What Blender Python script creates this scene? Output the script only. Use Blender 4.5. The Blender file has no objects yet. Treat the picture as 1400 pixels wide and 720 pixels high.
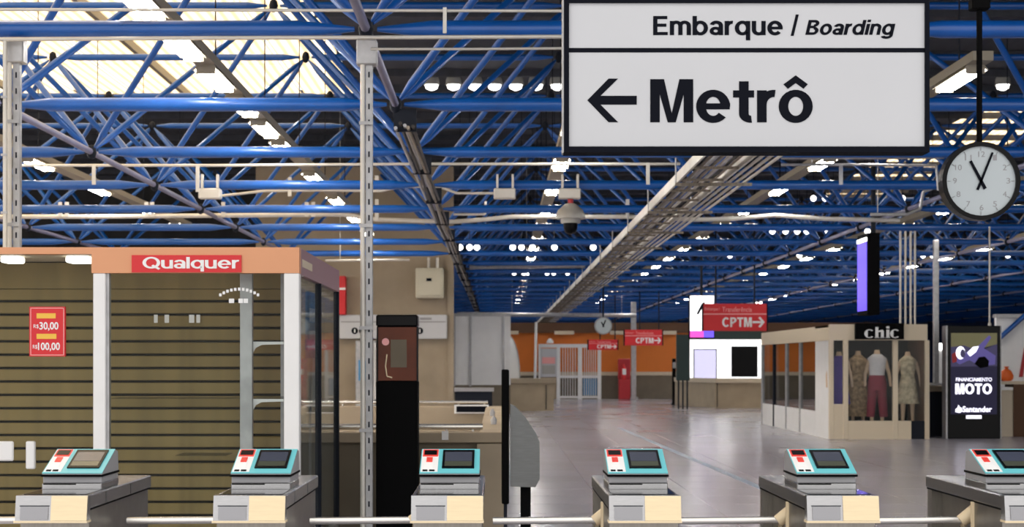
import bpy, math, random
from mathutils import Vector, Matrix
random.seed(7)
SC = bpy.context.scene
COL = SC.collection

# ------------------------------------------------------------------ camera
EYE, F, VX, VY = 1.6, 2300.0, 680.0, 497.0        # eye height, focal length in px, principal point
cam_d = bpy.data.cameras.new('camera'); cam = bpy.data.objects.new('camera', cam_d); COL.objects.link(cam)
cam.location = (0, 0, EYE); cam.rotation_euler = (math.pi/2, 0, 0)
cam_d.sensor_fit = 'HORIZONTAL'; cam_d.sensor_width = 36.0
cam_d.lens = F/1400*36; cam_d.shift_x = (700-VX)/1400; cam_d.shift_y = (VY-360)/1400
cam_d.clip_end = 400
cam_d.dof.use_dof = True; cam_d.dof.focus_distance = 10.0; cam_d.dof.aperture_fstop = 5.0
SC.camera = cam
# ------------------------------------------------------------------ world, sun, exposure
w = bpy.data.worlds.new('world'); SC.world = w; w.use_nodes = True
wb = w.node_tree.nodes['Background']
wb.inputs['Color'].default_value = (1.0, 0.975, 0.94, 1); wb.inputs['Strength'].default_value = 1.1
sun_d = bpy.data.lights.new('sun', 'SUN'); sun = bpy.data.objects.new('sun', sun_d); COL.objects.link(sun)
sun_d.energy = 4.0; sun_d.angle = math.radians(3); sun_d.color = (1.0, 0.93, 0.82)
sun.rotation_euler = (math.radians(-24), math.radians(-22), 0)
SC.view_settings.view_transform = 'Standard'; SC.view_settings.look = 'None'
SC.view_settings.gamma = 1.0; SC.view_settings.use_curve_mapping = False
SC.view_settings.exposure = 0.6

# ------------------------------------------------------------------ helpers
def lin(r, g, b):
    f = lambda c: (c/255/12.92) if c/255 <= 0.04045 else ((c/255+0.055)/1.055)**2.4
    return (f(r), f(g), f(b))

MATS = {}
def mat(name, col, rough=0.5, metal=0.0, vary=0.0, scale=6.0, stretch=(1, 1, 1), emit=0.0, ecol=None, spec=None, bump=0.0, coat=0.0):
    m = bpy.data.materials.new(name); m.use_nodes = True
    nt = m.node_tree; b = nt.nodes['Principled BSDF']
    b.inputs['Base Color'].default_value = (*col, 1); b.inputs['Roughness'].default_value = rough
    b.inputs['Metallic'].default_value = metal
    if coat: b.inputs['Coat Weight'].default_value = coat
    if spec is not None: b.inputs['Specular IOR Level'].default_value = spec
    if emit:
        b.inputs['Emission Color'].default_value = (*(ecol or col), 1); b.inputs['Emission Strength'].default_value = emit
    if vary or bump:
        tc = nt.nodes.new('ShaderNodeTexCoord'); mp = nt.nodes.new('ShaderNodeMapping')
        mp.inputs['Scale'].default_value = stretch
        nz = nt.nodes.new('ShaderNodeTexNoise'); nz.inputs['Scale'].default_value = scale; nz.inputs['Detail'].default_value = 5
        nt.links.new(tc.outputs['Object'], mp.inputs['Vector']); nt.links.new(mp.outputs['Vector'], nz.inputs['Vector'])
        if vary:
            cr = nt.nodes.new('ShaderNodeValToRGB')
            cr.color_ramp.elements[0].position = 0.3; cr.color_ramp.elements[1].position = 0.7
            cr.color_ramp.elements[0].color = (*[c*(1-vary) for c in col], 1)
            cr.color_ramp.elements[1].color = (*[min(1, c*(1+vary)) for c in col], 1)
            nt.links.new(nz.outputs['Fac'], cr.inputs['Fac']); nt.links.new(cr.outputs['Color'], b.inputs['Base Color'])
        if bump:
            bp = nt.nodes.new('ShaderNodeBump'); bp.inputs['Strength'].default_value = bump; bp.inputs['Distance'].default_value = 0.01
            nt.links.new(nz.outputs['Fac'], bp.inputs['Height']); nt.links.new(bp.outputs['Normal'], b.inputs['Normal'])
    MATS[name] = m
    return m

def glass_mat(name, tint, refl=0.9, haze=0.0, rough=0.02):
    m = bpy.data.materials.new(name); m.use_nodes = True; nt = m.node_tree; nt.nodes.clear()
    out = nt.nodes.new('ShaderNodeOutputMaterial'); tr = nt.nodes.new('ShaderNodeBsdfTransparent')
    gl = nt.nodes.new('ShaderNodeBsdfGlossy'); fr = nt.nodes.new('ShaderNodeLayerWeight'); pw_ = nt.nodes.new('ShaderNodeMath'); ma = nt.nodes.new('ShaderNodeMath'); mx = nt.nodes.new('ShaderNodeMixShader')
    tr.inputs['Color'].default_value = (*tint, 1); gl.inputs['Roughness'].default_value = rough; gl.inputs['Color'].default_value = (refl,)*3+(1,)
    fr.inputs['Blend'].default_value = 0.5; pw_.operation = 'POWER'; pw_.inputs[1].default_value = 4.0
    ma.operation = 'MULTIPLY_ADD'; ma.inputs[1].default_value = 0.5; ma.inputs[2].default_value = 0.04
    nt.links.new(fr.outputs['Facing'], pw_.inputs[0]); nt.links.new(pw_.outputs[0], ma.inputs[0])
    nt.links.new(ma.outputs[0], mx.inputs['Fac']); nt.links.new(tr.outputs['BSDF'], mx.inputs[1]); nt.links.new(gl.outputs['BSDF'], mx.inputs[2])
    last = mx
    if haze:
        df = nt.nodes.new('ShaderNodeBsdfDiffuse'); df.inputs['Color'].default_value = (0.8, 0.85, 0.85, 1)
        m2 = nt.nodes.new('ShaderNodeMixShader'); m2.inputs['Fac'].default_value = haze
        nt.links.new(mx.outputs['Shader'], m2.inputs[1]); nt.links.new(df.outputs['BSDF'], m2.inputs[2]); last = m2
    nt.links.new(last.outputs['Shader'], out.inputs['Surface'])
    MATS[name] = m
    return m

def W(px, py, d):
    return Vector(((px-VX)*d/F, d, EYE+(VY-py)*d/F))
def PX(px, d): return (px-VX)*d/F
def PZ(py, d): return EYE+(VY-py)*d/F

class MB:
    def __init__(s): s.v = []; s.f = []; s.sm = []
    def add(s, vs, fs, smooth=False):
        n = len(s.v); s.v += [Vector(p) for p in vs]
        for f in fs: s.f.append([n+i for i in f]); s.sm.append(smooth)
        return s
    def box(s, x0, x1, y0, y1, z0, z1, c=0.0):
        if c <= 0:
            vs = [(x, y, z) for z in (z0, z1) for y in (y0, y1) for x in (x0, x1)]
            return s.add(vs, [(0, 2, 3, 1), (4, 5, 7, 6), (0, 1, 5, 4), (2, 6, 7, 3), (0, 4, 6, 2), (1, 3, 7, 5)])
        # chamfered box: polygon outline in XZ with bevelled corners, front and back faces inset
        c = min(c, (x1-x0)*.45, (y1-y0)*.45, (z1-z0)*.45)
        vs = []; idx = {}
        for ix, (xa, xi) in enumerate(((x0, x0+c), (x1, x1-c))):
            for iy, (ya, yi) in enumerate(((y0, y0+c), (y1, y1-c))):
                for iz, (za, zi) in enumerate(((z0, z0+c), (z1, z1-c))):
                    idx[ix, iy, iz] = len(vs); vs += [(xa, yi, zi), (xi, ya, zi), (xi, yi, za)]
        I = lambda a, b, d, k: idx[a, b, d]+k
        fs = []
        for a in (0, 1):
            q = [I(a, 0, 0, 0), I(a, 0, 1, 0), I(a, 1, 1, 0), I(a, 1, 0, 0)]; fs.append(q if a == 0 else q[::-1])
            q = [I(0, a, 0, 1), I(1, a, 0, 1), I(1, a, 1, 1), I(0, a, 1, 1)]; fs.append(q if a == 0 else q[::-1])
            q = [I(0, 0, a, 2), I(0, 1, a, 2), I(1, 1, a, 2), I(1, 0, a, 2)]; fs.append(q if a == 0 else q[::-1])
        for a in (0, 1):
            for b in (0, 1):
                fs.append([I(a, b, 0, 0), I(a, b, 1, 0), I(a, b, 1, 1), I(a, b, 0, 1)])
                fs.append([I(a, 0, b, 0), I(a, 1, b, 0), I(a, 1, b, 2), I(a, 0, b, 2)])
                fs.append([I(0, a, b, 1), I(1, a, b, 1), I(1, a, b, 2), I(0, a, b, 2)])
                for d in (0, 1): fs.append([I(a, b, d, 0), I(a, b, d, 1), I(a, b, d, 2)])
        return s.add(vs, fs)
    def pbox(s, px0, px1, py0, py1, d, th, c=0.0):      # pixel rectangle at distance d, extruded away from the camera
        return s.box(PX(px0, d), PX(px1, d), d, d+th, PZ(py1, d), PZ(py0, d), c)
    def cyl(s, p0, p1, r0, r1=None, n=10, caps=True):
        r1 = r0 if r1 is None else r1
        p0, p1 = Vector(p0), Vector(p1); ax = (p1-p0).normalized()
        u = ax.orthogonal().normalized(); v = ax.cross(u)
        vs = []
        for p, r in ((p0, r0), (p1, r1)):
            for k in range(n):
                a = 2*math.pi*k/n; vs.append(p+(u*math.cos(a)+v*math.sin(a))*r)
        s.add(vs, [(k, (k+1) % n, n+(k+1) % n, n+k) for k in range(n)], True)
        if caps:
            s.add(vs[:n], [tuple(range(n))[::-1]]); s.add(vs[n:], [tuple(range(n))])
        return s
    def path(s, pts, r, n=8):
        for a, b in zip(pts[:-1], pts[1:]): s.cyl(a, b, r, r, n)
        return s
    def lathe(s, c, prof, n=16, sx=1.0, sy=1.0):        # profile [(r, z)] about a vertical axis
        c = Vector(c); vs = []
        for r, z in prof:
            for k in range(n):
                a = 2*math.pi*k/n; vs.append(c+Vector((r*math.cos(a)*sx, r*math.sin(a)*sy, z)))
        fs = []
        for j in range(len(prof)-1):
            for k in range(n): fs.append((j*n+k, j*n+(k+1) % n, (j+1)*n+(k+1) % n, (j+1)*n+k))
        s.add(vs, fs, True)
        s.add([vs[k] for k in range(n)], [tuple(range(n))[::-1]]); s.add(vs[-n:], [tuple(range(n))])
        return s
    def prism(s, poly, y0, y1):                         # poly in XZ, extruded along Y
        n = len(poly); vs = [(x, y0, z) for x, z in poly]+[(x, y1, z) for x, z in poly]
        return s.add(vs, [tuple(range(n)), tuple(range(n, 2*n))[::-1]]+[(k, k+n, (k+1) % n+n, (k+1) % n) for k in range(n)])
    def prismx(s, poly, x0, x1):                        # poly in YZ, extruded along X
        n = len(poly); vs = [(x0, y, z) for y, z in poly]+[(x1, y, z) for y, z in poly]
        return s.add(vs, [tuple(range(n)), tuple(range(n, 2*n))[::-1]]+[(k, k+n, (k+1) % n+n, (k+1) % n) for k in range(n)])
    def prismz(s, poly, z0, z1):
        n = len(poly); vs = [(x, y, z0) for x, y in poly]+[(x, y, z1) for x, y in poly]
        return s.add(vs, [tuple(range(n))[::-1], tuple(range(n, 2*n))]+[(k, (k+1) % n, (k+1) % n+n, k+n) for k in range(n)])
    def disc(s, c, r, y1, n=28, r_in=0.0):              # disc / ring facing -Y, thickness to y1
        cx, cy, cz = c
        ring = lambda rr, y: [(cx+rr*math.cos(2*math.pi*k/n), y, cz+rr*math.sin(2*math.pi*k/n)) for k in range(n)]
        if not r_in:
            return s.prism([(x, z) for x, _, z in ring(r, 0)], cy, y1)
        vs = ring(r, cy)+ring(r_in, cy)+ring(r, y1)+ring(r_in, y1); fs = []
        for k in range(n):
            q = (k+1) % n
            fs += [(k, q, n+q, n+k), (2*n+k, 3*n+k, 3*n+q, 2*n+q), (k, 2*n+k, 2*n+q, q), (n+k, n+q, 3*n+q, 3*n+k)]
        return s.add(vs, fs)
    def mesh(s, name, m, off=(0, 0, 0)):
        me = bpy.data.meshes.new(name); o = Vector(off)
        me.from_pydata([v-o for v in s.v], [], s.f); me.polygons.foreach_set('use_smooth', s.sm); me.validate()
        import bmesh
        bm = bmesh.new(); bm.from_mesh(me); bmesh.ops.recalc_face_normals(bm, faces=bm.faces); bm.to_mesh(me); bm.free()
        me.materials.append(MATS[m]); return me
    def build(s, name, m, parent=None):
        if parent is None:
            xs = [v.x for v in s.v]; ys = [v.y for v in s.v]; zs = [v.z for v in s.v]
            off = Vector(((min(xs)+max(xs))/2, (min(ys)+max(ys))/2, min(zs)))
        else:
            off = OFF[parent.as_pointer()]
        o = bpy.data.objects.new(name, s.mesh(name, m, off)); COL.objects.link(o)
        if parent is None: o.location = off
        else: o.parent = parent
        OFF[o.as_pointer()] = off
        return o
OFF = {}
def tag(o, label, cat, group=None):
    o['label'] = label; o['category'] = cat
    if group: o['group'] = group
    return o
def struct(o): o['kind'] = 'structure'; return o
def stuff(o): o['kind'] = 'stuff'; return o
def thing(name, loc, label, cat, group=None):
    e = bpy.data.objects.new(name, None); COL.objects.link(e); e.location = loc; e.empty_display_size = 0.1
    OFF[e.as_pointer()] = Vector(loc)
    return tag(e, label, cat, group)
def copy_tree(o, parent=None):
    c = o.copy(); COL.objects.link(c); c.parent = parent
    OFF[c.as_pointer()] = OFF[o.as_pointer()]
    for ch in list(o.children): copy_tree(ch, c)
    return c
def text_part(body, px, d, m, parent, name='lettering', bold=0.0, shear=0.0, th=0.004, space=1.0, res=4):
    """flat lettering, fitted into the box px=(x0,x1,y0,y1) on a surface at distance d facing the camera"""
    cu = bpy.data.curves.new(name, 'FONT'); cu.body = body; cu.offset = bold; cu.shear = shear
    cu.space_character = space; cu.resolution_u = res
    t = bpy.data.objects.new(name, cu); COL.objects.link(t)
    dg = bpy.context.evaluated_depsgraph_get(); dg.update()
    me = bpy.data.meshes.new_from_object(t.evaluated_get(dg))
    vs = [v.co.copy() for v in me.vertices]; fs = [list(p.vertices) for p in me.polygons]
    bpy.data.objects.remove(t); bpy.data.curves.remove(cu); bpy.data.meshes.remove(me)
    x0, x1 = min(v.x for v in vs), max(v.x for v in vs); y0, y1 = min(v.y for v in vs), max(v.y for v in vs)
    X0, X1, Z1, Z0 = PX(px[0], d), PX(px[1], d), PZ(px[2], d), PZ(px[3], d)
    g = lambda v, y: (X0+(v.x-x0)/(x1-x0)*(X1-X0), y, Z0+(v.y-y0)/(y1-y0)*(Z1-Z0))
    mb = MB(); mb.add([g(v, d-th) for v in vs], fs)
    # side walls so that the letters have thickness
    cnt = {}
    for f in fs:
        for a, b in zip(f, f[1:]+f[:1]): cnt[a, b] = cnt.get((a, b), 0)+1
    n = len(vs); mb.v += [Vector(g(v, d)) for v in vs]
    for (a, b) in cnt:
        if (b, a) not in cnt: mb.f.append([a, b, b+n, a+n]); mb.sm.append(False)
    return mb.build(name, m, parent)


# ------------------------------------------------------------------ grotesque lettering built from strokes
def _line(pts, w):
    pts = [Vector((x, y)) for x, y in pts]; L, R = [], []
    for k, p in enumerate(pts):
        a = (p-pts[k-1]).normalized() if k else None; b = (pts[k+1]-p).normalized() if k < len(pts)-1 else None
        t = (a+b).normalized() if a and b else (a or b); nrm = Vector((-t.y, t.x)); q = w/2
        if a and b: q = min(w, q/max(0.35, nrm.dot(Vector((-a.y, a.x)))))
        L.append(p+nrm*q); R.append(p-nrm*q)
    return [[tuple(L[k]), tuple(R[k]), tuple(R[k+1]), tuple(L[k+1])] for k in range(len(pts)-1)]
def _arc(cx, cy, rx, ry, a0, a1, w, wv=None, n=26):
    wv = wv or w*0.86; o, i = [], []
    for k in range(n+1):
        a = math.radians(a0+(a1-a0)*k/n); c, s_ = math.cos(a), math.sin(a)
        o.append((cx+(rx+w/2)*c, cy+(ry+wv/2)*s_)); i.append((cx+(rx-w/2)*c, cy+(ry-wv/2)*s_))
    return [[o[k], i[k], i[k+1], o[k+1]] for k in range(n)]
def glyph(ch, w):
    h, b = w/2, w*0.86; X = 0.74; ry = (X+0.03-b)/2; cy = X/2; rx = 0.245; st = lambda x, y0, y1: [[(x-h, y0), (x+h, y0), (x+h, y1), (x-h, y1)]]
    bar = lambda x0, x1, y: [[(x0, y-b/2), (x1, y-b/2), (x1, y+b/2), (x0, y+b/2)]]
    bowl = lambda cx: _arc(cx, cy, rx, ry, 0, 360, w, b)
    R = rx*2+w
    if ch == 'E': return st(h, 0, 1)+bar(0, .62, 1-b/2)+bar(0, .58, .52)+bar(0, .64, b/2), .66
    if ch == 'm': return st(h, 0, X)+_arc(h+.185, .48, .185, X+.015-b/2-.48, 180, 0, w, b)+st(h+.37, 0, .48)+_arc(h+.555, .48, .185, X+.015-b/2-.48, 180, 0, w, b)+st(h+.74, 0, .48), .74+w
    if ch == 'n': return st(h, 0, X)+_arc(h+.21, .47, .21, X+.015-b/2-.47, 180, 0, w, b)+st(h+.42, 0, .47), .42+w
    if ch == 'u': return st(h+.42, 0, X)+_arc(h+.21, .27, .21, .27-b/2+.015, 180, 360, w, b)+st(h, .27, X), .42+w
    if ch == 'b': return st(h, 0, 1)+bowl(rx+h), R
    if ch == 'd': return st(R-h, 0, 1)+bowl(rx+h), R
    if ch == 'q': return st(R-h, -.27, X)+bowl(rx+h), R
    if ch == 'g': return st(R-h, -.04, X)+bowl(rx+h)+_arc(rx+h, -.04, rx, .27-b/2-.04, 200, 360, w, b), R
    if ch == 'o': return bowl(rx+h), R
    if ch == 'ô': return bowl(rx+h)+_line([(rx+h-.2, .83), (rx+h, 1.0), (rx+h+.2, .83)], w*.72), R
    if ch == 'e': return _arc(rx+h, cy, rx, ry, 0, 318, w, b)+[[(h, cy-b*.42), (R-h*.1, cy-b*.42), (R, cy+b*.42), (h, cy+b*.42)]], R
    if ch == 'a': return _arc(h+.2, .5, .2, X+.015-b/2-.5, 165, 0, w, b)+st(h+.4, 0, .5)+_arc(h+.17, .215, .18, .215-b/2+.015, 0, 360, w*.92, b*.9), .4+w
    if ch == 'r': return st(h, 0, X)+_arc(h+.24, .40, .24, X+.01-b/2-.40, 180, 84, w, b), .26+h*1.2
    if ch == 't': return st(.12+h, .2, .95)+bar(0, .42, X-b/2)+_arc(.12+h+.14, .2, .14, .2-b/2+.01, 180, 275, w, b), .42
    if ch == 'i': return st(h, 0, X)+st(h, .86, 1.02), w
    if ch == 'l': return st(h, 0, 1), w
    if ch == 'M': return [[(0, 0), (w, 0), (w, .74), (0, 1)], [(0, 1), (w, .74), (w*1.45, 1)], [(.86-w, 0), (.86, 0), (.86, 1), (.86-w, .74)], [(.86, 1), (.86-w*1.45, 1), (.86-w, .74)],
                          [(w*.55, 1), (w*1.45, 1), (.43+.04, 0), (.43-w*.42, 0)], [(.86-w*1.45, 1), (.86-w*.55, 1), (.43+w*.42, 0), (.43-.04, 0)]], .86
    if ch == 'B': return st(h, 0, 1)+bar(h, .36, 1-b/2)+bar(h, .4, .53)+bar(h, .4, b/2)+_arc(.36, .765, .19, .235-b/2, -90, 90, w, b)+_arc(.4, .265, .2, .265-b/2, -90, 90, w, b), .6+h
    if ch == 'C': return _arc(.42, .5, .42-h, .51-b/2, 42, 318, w, b), .8
    if ch == 'P': return st(h, 0, 1)+bar(h, .38, 1-b/2)+bar(h, .38, .44)+_arc(.38, .72, .2, .28-b/2, -90, 90, w, b), .58+h
    if ch == 'T': return st(.34, 0, 1)+bar(0, .68, 1-b/2), .68
    if ch == 'O': return _arc(.44, .5, .44-h, .51-b/2, 0, 360, w, b), .88
    if ch == 'Q': return _arc(.44, .5, .44-h, .51-b/2, 0, 360, w, b)+_line([(.48, .28), (.84, -.06)], w*.9), .88
    if ch == '/': return [[(0, -.05), (w*.7, -.05), (.36+w*.7, 1.02), (.36, 1.02)]], .36+w*.7
    return [], .3
def stroke_text(body, px, d, m, parent, w=0.185, shear=0.0, gap=0.075, th=0.004, name='lettering'):
    polys, x = [], 0.0
    for ch in body:
        g, adv = glyph(ch, w)
        polys += [[(x+u+shear*v, v) for u, v in p] for p in g]; x += adv+gap
    xs = [u for p in polys for u, v in p]; ys = [v for p in polys for u, v in p]
    x0, x1, y0, y1 = min(xs), max(xs), min(ys), max(ys)
    A0, A1, Z1, Z0 = PX(px[0], d), PX(px[1], d), PZ(px[2], d), PZ(px[3], d)
    mb = MB()
    for k, p in enumerate(polys):
        q = [(A0+(u-x0)/(x1-x0)*(A1-A0), Z0+(v-y0)/(y1-y0)*(Z1-Z0)) for u, v in p]
        mb.prism(q, d-th-(k % 23)*th*0.02, d)
    return mb.build(name, m, parent)

# ------------------------------------------------------------------ materials
mat('tube_blue', lin(4, 82, 164), 0.34, 0.0, 0.12, 2.0, coat=0.25, spec=0.5)
mat('long_grey', lin(120, 120, 150), 0.4, 0.3, 0.1, 3.0)
mat('node_dark', lin(28, 32, 42), 0.6, spec=0.15)
mat('roof_sheet', lin(64, 66, 74), 0.7, 0, 0.25, 0.6, (6, 0.3, 1))
mat('wall_dark', lin(46, 44, 44), 0.8, 0, 0.35, 0.5, (4, 1, 0.4))
mat('end_blue', lin(30, 52, 100), 0.8, 0, 0.2, 0.3)
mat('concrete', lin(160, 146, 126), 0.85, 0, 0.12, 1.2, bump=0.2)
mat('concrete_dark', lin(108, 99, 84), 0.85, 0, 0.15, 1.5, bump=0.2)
mat('steel', lin(168, 168, 170), 0.26, 0.92, 0.06, 14, (1, 1, 12))
mat('steel_dull', lin(122, 124, 124), 0.5, 0.5, 0.08, 8, (1, 1, 10))
mat('steel_side', lin(142, 138, 131), 0.40, 0.92, 0.08, 10, (12, 1, 1))  # turnstile sides: same steel with their shade put into a darker tone
mat('steel_rail', lin(225, 222, 216), 0.25, 0.8)
mat('galv', lin(172, 172, 174), 0.45, 0.5, 0.15, 9)
mat('conduit', lin(208, 204, 196), 0.45, 0.35, 0.08, 3)
mat('tray_metal', lin(146, 136, 122), 0.55, 0.3, 0.3, 4, (8, 0.4, 1))
mat('cable_dark', lin(52, 48, 46), 0.6, 0, 0.3, 3)
mat('white_paint', lin(236, 236, 236), 0.45, 0, 0.03, 3)
mat('white_board', lin(198, 200, 204), 0.4, 0, 0.015, 1.5)
mat('ink', lin(20, 22, 30), 0.7, spec=0.05)
mat('black_gloss', lin(10, 10, 12), 0.3, spec=0.12)
mat('black_matte', lin(9, 9, 10), 0.7, spec=0.06)
mat('brown_screen', lin(96, 48, 30), 0.14, 0, 0.2, 3, spec=0.14)
mat('cream', lin(232, 212, 176), 0.45, 0, 0.03, 5)
mat('steel_warm_reflect', lin(216, 198, 164), 0.36, 0.65, 0.04, 9, (1, 1, 10))
mat('lamp_beige', lin(150, 142, 126), 0.7)
mat('teal_face', lin(108, 198, 208), 0.35)
mat('grey_panel', lin(150, 150, 154), 0.45)
mat('red', lin(214, 32, 40), 0.45)
mat('red_deep', lin(176, 22, 34), 0.45)
mat('red_btn', lin(232, 70, 62), 0.4)
mat('white_ink', lin(240, 240, 240), 0.5)
mat('pink_ink', lin(240, 170, 170), 0.5)
mat('yellow_ink', lin(240, 190, 70), 0.5)
mat('lcd', lin(70, 74, 88), 0.12)
mat('lcd_low', lin(74, 78, 66), 0.15)
mat('slat_wood', lin(136, 116, 70), 0.6, 0, 0.16, 1.6, (5, 1, 0.6))
mat('slat_back', lin(20, 17, 14), 0.8)
mat('fascia_orange', lin(222, 158, 116), 0.5, 0, 0.03, 2)
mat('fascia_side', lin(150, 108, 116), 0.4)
mat('orange_wall', lin(232, 128, 44), 0.6, 0, 0.06, 1)
mat('dado', lin(118, 108, 92), 0.7, 0, 0.12, 2)
mat('beige', lin(214, 200, 176), 0.6)
mat('brown_board', lin(92, 62, 40), 0.7)
mat('tan_counter', lin(168, 152, 128), 0.6, 0, 0.1, 2)
mat('green_dark', lin(18, 46, 44), 0.4)
mat('glass_dark', lin(20, 24, 30), 0.1)
mat('purple_lit', lin(96, 78, 210), 0.4, emit=1.0)
mat('tube_light', (1, 1, 1), 0.4, emit=50.0, ecol=(1.0, 0.98, 0.95))
mat('kiosk_lamp', (1, 1, 1), 0.4, emit=2.2, ecol=(1, 0.96, 0.88))
mat('shop_fill_glow', (1, 1, 1), 0.4, emit=1.2, ecol=(1, 0.96, 0.9))
mat('bulb', (1, 1, 1), 0.4, emit=3.0, ecol=(1, 0.98, 0.94))
mat('backlit', (1, 1, 1), 0.4, emit=1.1, ecol=(0.96, 0.98, 1.0))
mat('screen_lilac', lin(216, 214, 246), 0.4, emit=0.5)
mat('screen_pink', lin(230, 90, 200), 0.4, emit=0.6)
mat('moto_bg', lin(36, 34, 56), 0.3, emit=0.4, spec=0.1)
mat('moto_field', lin(104, 100, 60), 0.3, emit=0.2)
mat('moto_bike', lin(72, 62, 132), 0.3, emit=0.4)
mat('moto_shade', lin(38, 30, 74), 0.3, emit=0.4)
mat('moto_text', lin(240, 238, 255), 0.3, emit=1.0)
mat('skin', lin(206, 178, 150), 0.5)
mat('maroon', lin(132, 26, 54), 0.7, 0, 0.1, 8)
mat('knit_white', lin(224, 222, 226), 0.8, 0, 0.06, 20)
mat('leopard', lin(188, 160, 124), 0.8, 0, 0.5, 14)
mat('floral', lin(196, 184, 156), 0.8, 0, 0.4, 11)
mat('purple_cloth', lin(86, 66, 158), 0.8, 0, 0.2, 6)
mat('orange_plastic', lin(240, 110, 40), 0.5)
mat('blue_poster', lin(80, 150, 200), 0.5)
mat('stripe_blue', lin(146, 164, 186), 0.35)
mat('clock_face', lin(188, 198, 202), 0.35)
mat('box_grey', lin(206, 200, 178), 0.5)
mat('camera_grey', lin(170, 168, 162), 0.4)
glass_mat('glass', (0.96, 0.98, 0.97), refl=0.12)
glass_mat('glass_side', (0.8, 0.84, 0.84), refl=0.9, haze=0.04)
glass_mat('glass_shop', (0.95, 0.96, 0.96), refl=0.2)

# polished floor with faint slab joints
def floor_mat():
    m = bpy.data.materials.new('floor_stone'); m.use_nodes = True; nt = m.node_tree; b = nt.nodes['Principled BSDF']
    tc = nt.nodes.new('ShaderNodeTexCoord')
    br = nt.nodes.new('ShaderNodeTexBrick'); br.offset = 0.0
    br.inputs['Scale'].default_value = 1.0; br.inputs['Brick Width'].default_value = 1.2; br.inputs['Row Height'].default_value = 1.2
    br.inputs['Mortar Size'].default_value = 0.006
    br.inputs['Color1'].default_value = (*lin(168, 165, 176), 1); br.inputs['Color2'].default_value = (*lin(163, 160, 169), 1)
    br.inputs['Mortar'].default_value = (*lin(148, 145, 150), 1)
    nz = nt.nodes.new('ShaderNodeTexNoise'); nz.inputs['Scale'].default_value = 0.7; nz.inputs['Detail'].default_value = 6
    mr = nt.nodes.new('ShaderNodeMapRange'); mr.inputs['To Min'].default_value = 0.17; mr.inputs['To Max'].default_value = 0.24
    nt.links.new(tc.outputs['Object'], br.inputs['Vector']); nt.links.new(tc.outputs['Object'], nz.inputs['Vector'])
    nt.links.new(br.outputs['Color'], b.inputs['Base Color']); nt.links.new(nz.outputs['Fac'], mr.inputs['Value'])
    nt.links.new(mr.outputs['Result'], b.inputs['Roughness'])
    b.inputs['Specular IOR Level'].default_value = 0.6
    MATS['floor_stone'] = m
floor_mat()
def skylight_mat():
    m = bpy.data.materials.new('skylight_sheet'); m.use_nodes = True; nt = m.node_tree; nt.nodes.clear()
    out = nt.nodes.new('ShaderNodeOutputMaterial'); tl = nt.nodes.new('ShaderNodeBsdfTranslucent'); tr = nt.nodes.new('ShaderNodeBsdfTransparent')
    mx = nt.nodes.new('ShaderNodeMixShader'); mx.inputs['Fac'].default_value = 0.08
    wv = nt.nodes.new('ShaderNodeTexWave'); wv.bands_direction = 'X'; wv.inputs['Scale'].default_value = 1.4; wv.inputs['Distortion'].default_value = 0.4
    cr = nt.nodes.new('ShaderNodeValToRGB'); cr.color_ramp.elements[0].color = (0.70, 0.56, 0.38, 1); cr.color_ramp.elements[1].color = (0.92, 0.86, 0.74, 1)
    tc = nt.nodes.new('ShaderNodeTexCoord')
    nt.links.new(tc.outputs['Object'], wv.inputs['Vector']); nt.links.new(wv.outputs['Fac'], cr.inputs['Fac']); nt.links.new(cr.outputs['Color'], tl.inputs['Color'])
    nt.links.new(tl.outputs['BSDF'], mx.inputs[1]); nt.links.new(tr.outputs['BSDF'], mx.inputs[2]); nt.links.new(mx.outputs['Shader'], out.inputs['Surface'])
    MATS['skylight_sheet'] = m
skylight_mat()

# ------------------------------------------------------------------ structure
ROOF = 8.2
ROOFY = 8.5          # unseen front edge of the roof, placed to let sky light in
SKX0, SKX1, SKY0, SKY1 = -20.0, -3.4, 12.5, 41.5  # near stretch is unseen, added for top light on tubes and kiosk
floor = struct(MB().box(-34, 34, -8, 128, -0.2, 0).build('floor', 'floor_stone'))
ceil = MB()
RX0, RX1, RY0, RY1 = 12.5, 15.5, 42.0, 66.0        # second skylight strip
ceil.box(SKX1, RX0, ROOFY, 128, ROOF, ROOF+0.15)
ceil.box(RX1, 34, ROOFY, 128, ROOF, ROOF+0.15)
ceil.box(RX0, RX1, ROOFY, RY0, ROOF, ROOF+0.15)
ceil.box(RX0, RX1, RY1, 128, ROOF, ROOF+0.15)
ceil.box(-34, SKX0, ROOFY, 128, ROOF, ROOF+0.15)
ceil.box(SKX0, SKX1, ROOFY, SKY0, ROOF, ROOF+0.15)
ceil.box(SKX0, SKX1, SKY1, 128, ROOF, ROOF+0.15)
ceiling = struct(ceil.build('ceiling', 'roof_sheet'))
# ribs of the roof sheeting and the skylight panes are pieces of the ceiling
rib_me = {}
y = 14.0
while y < 124:
    spans = ((SKX1, 34), (-34, SKX0)) if SKY0-0.2 < y < SKY1 else ((-34, 34),)
    for xa, xb in spans:
        if (xa, xb) not in rib_me: rib_me[xa, xb] = MB().box(xa, xb, 0, 0.12, ROOF-0.16, ROOF).mesh('roof_purlin', 'roof_sheet')
        c = bpy.data.objects.new('roof_purlin', rib_me[xa, xb]); COL.objects.link(c); c.parent = ceiling; c.location = Vector((0, y, 0))-OFF[ceiling.as_pointer()]
    y += 2.155
for x in (SKX0+4.1, SKX0+8.3, SKX0+12.4):
    MB().box(x, x+0.1, SKY0, SKY1, ROOF-0.12, ROOF+0.04).build('skylight_bar', 'lamp_beige', ceiling)
pane = None
nx, ny = 12, 7
pw, pd = (SKX1-SKX0)/nx, (SKY1-SKY0)/ny
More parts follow.
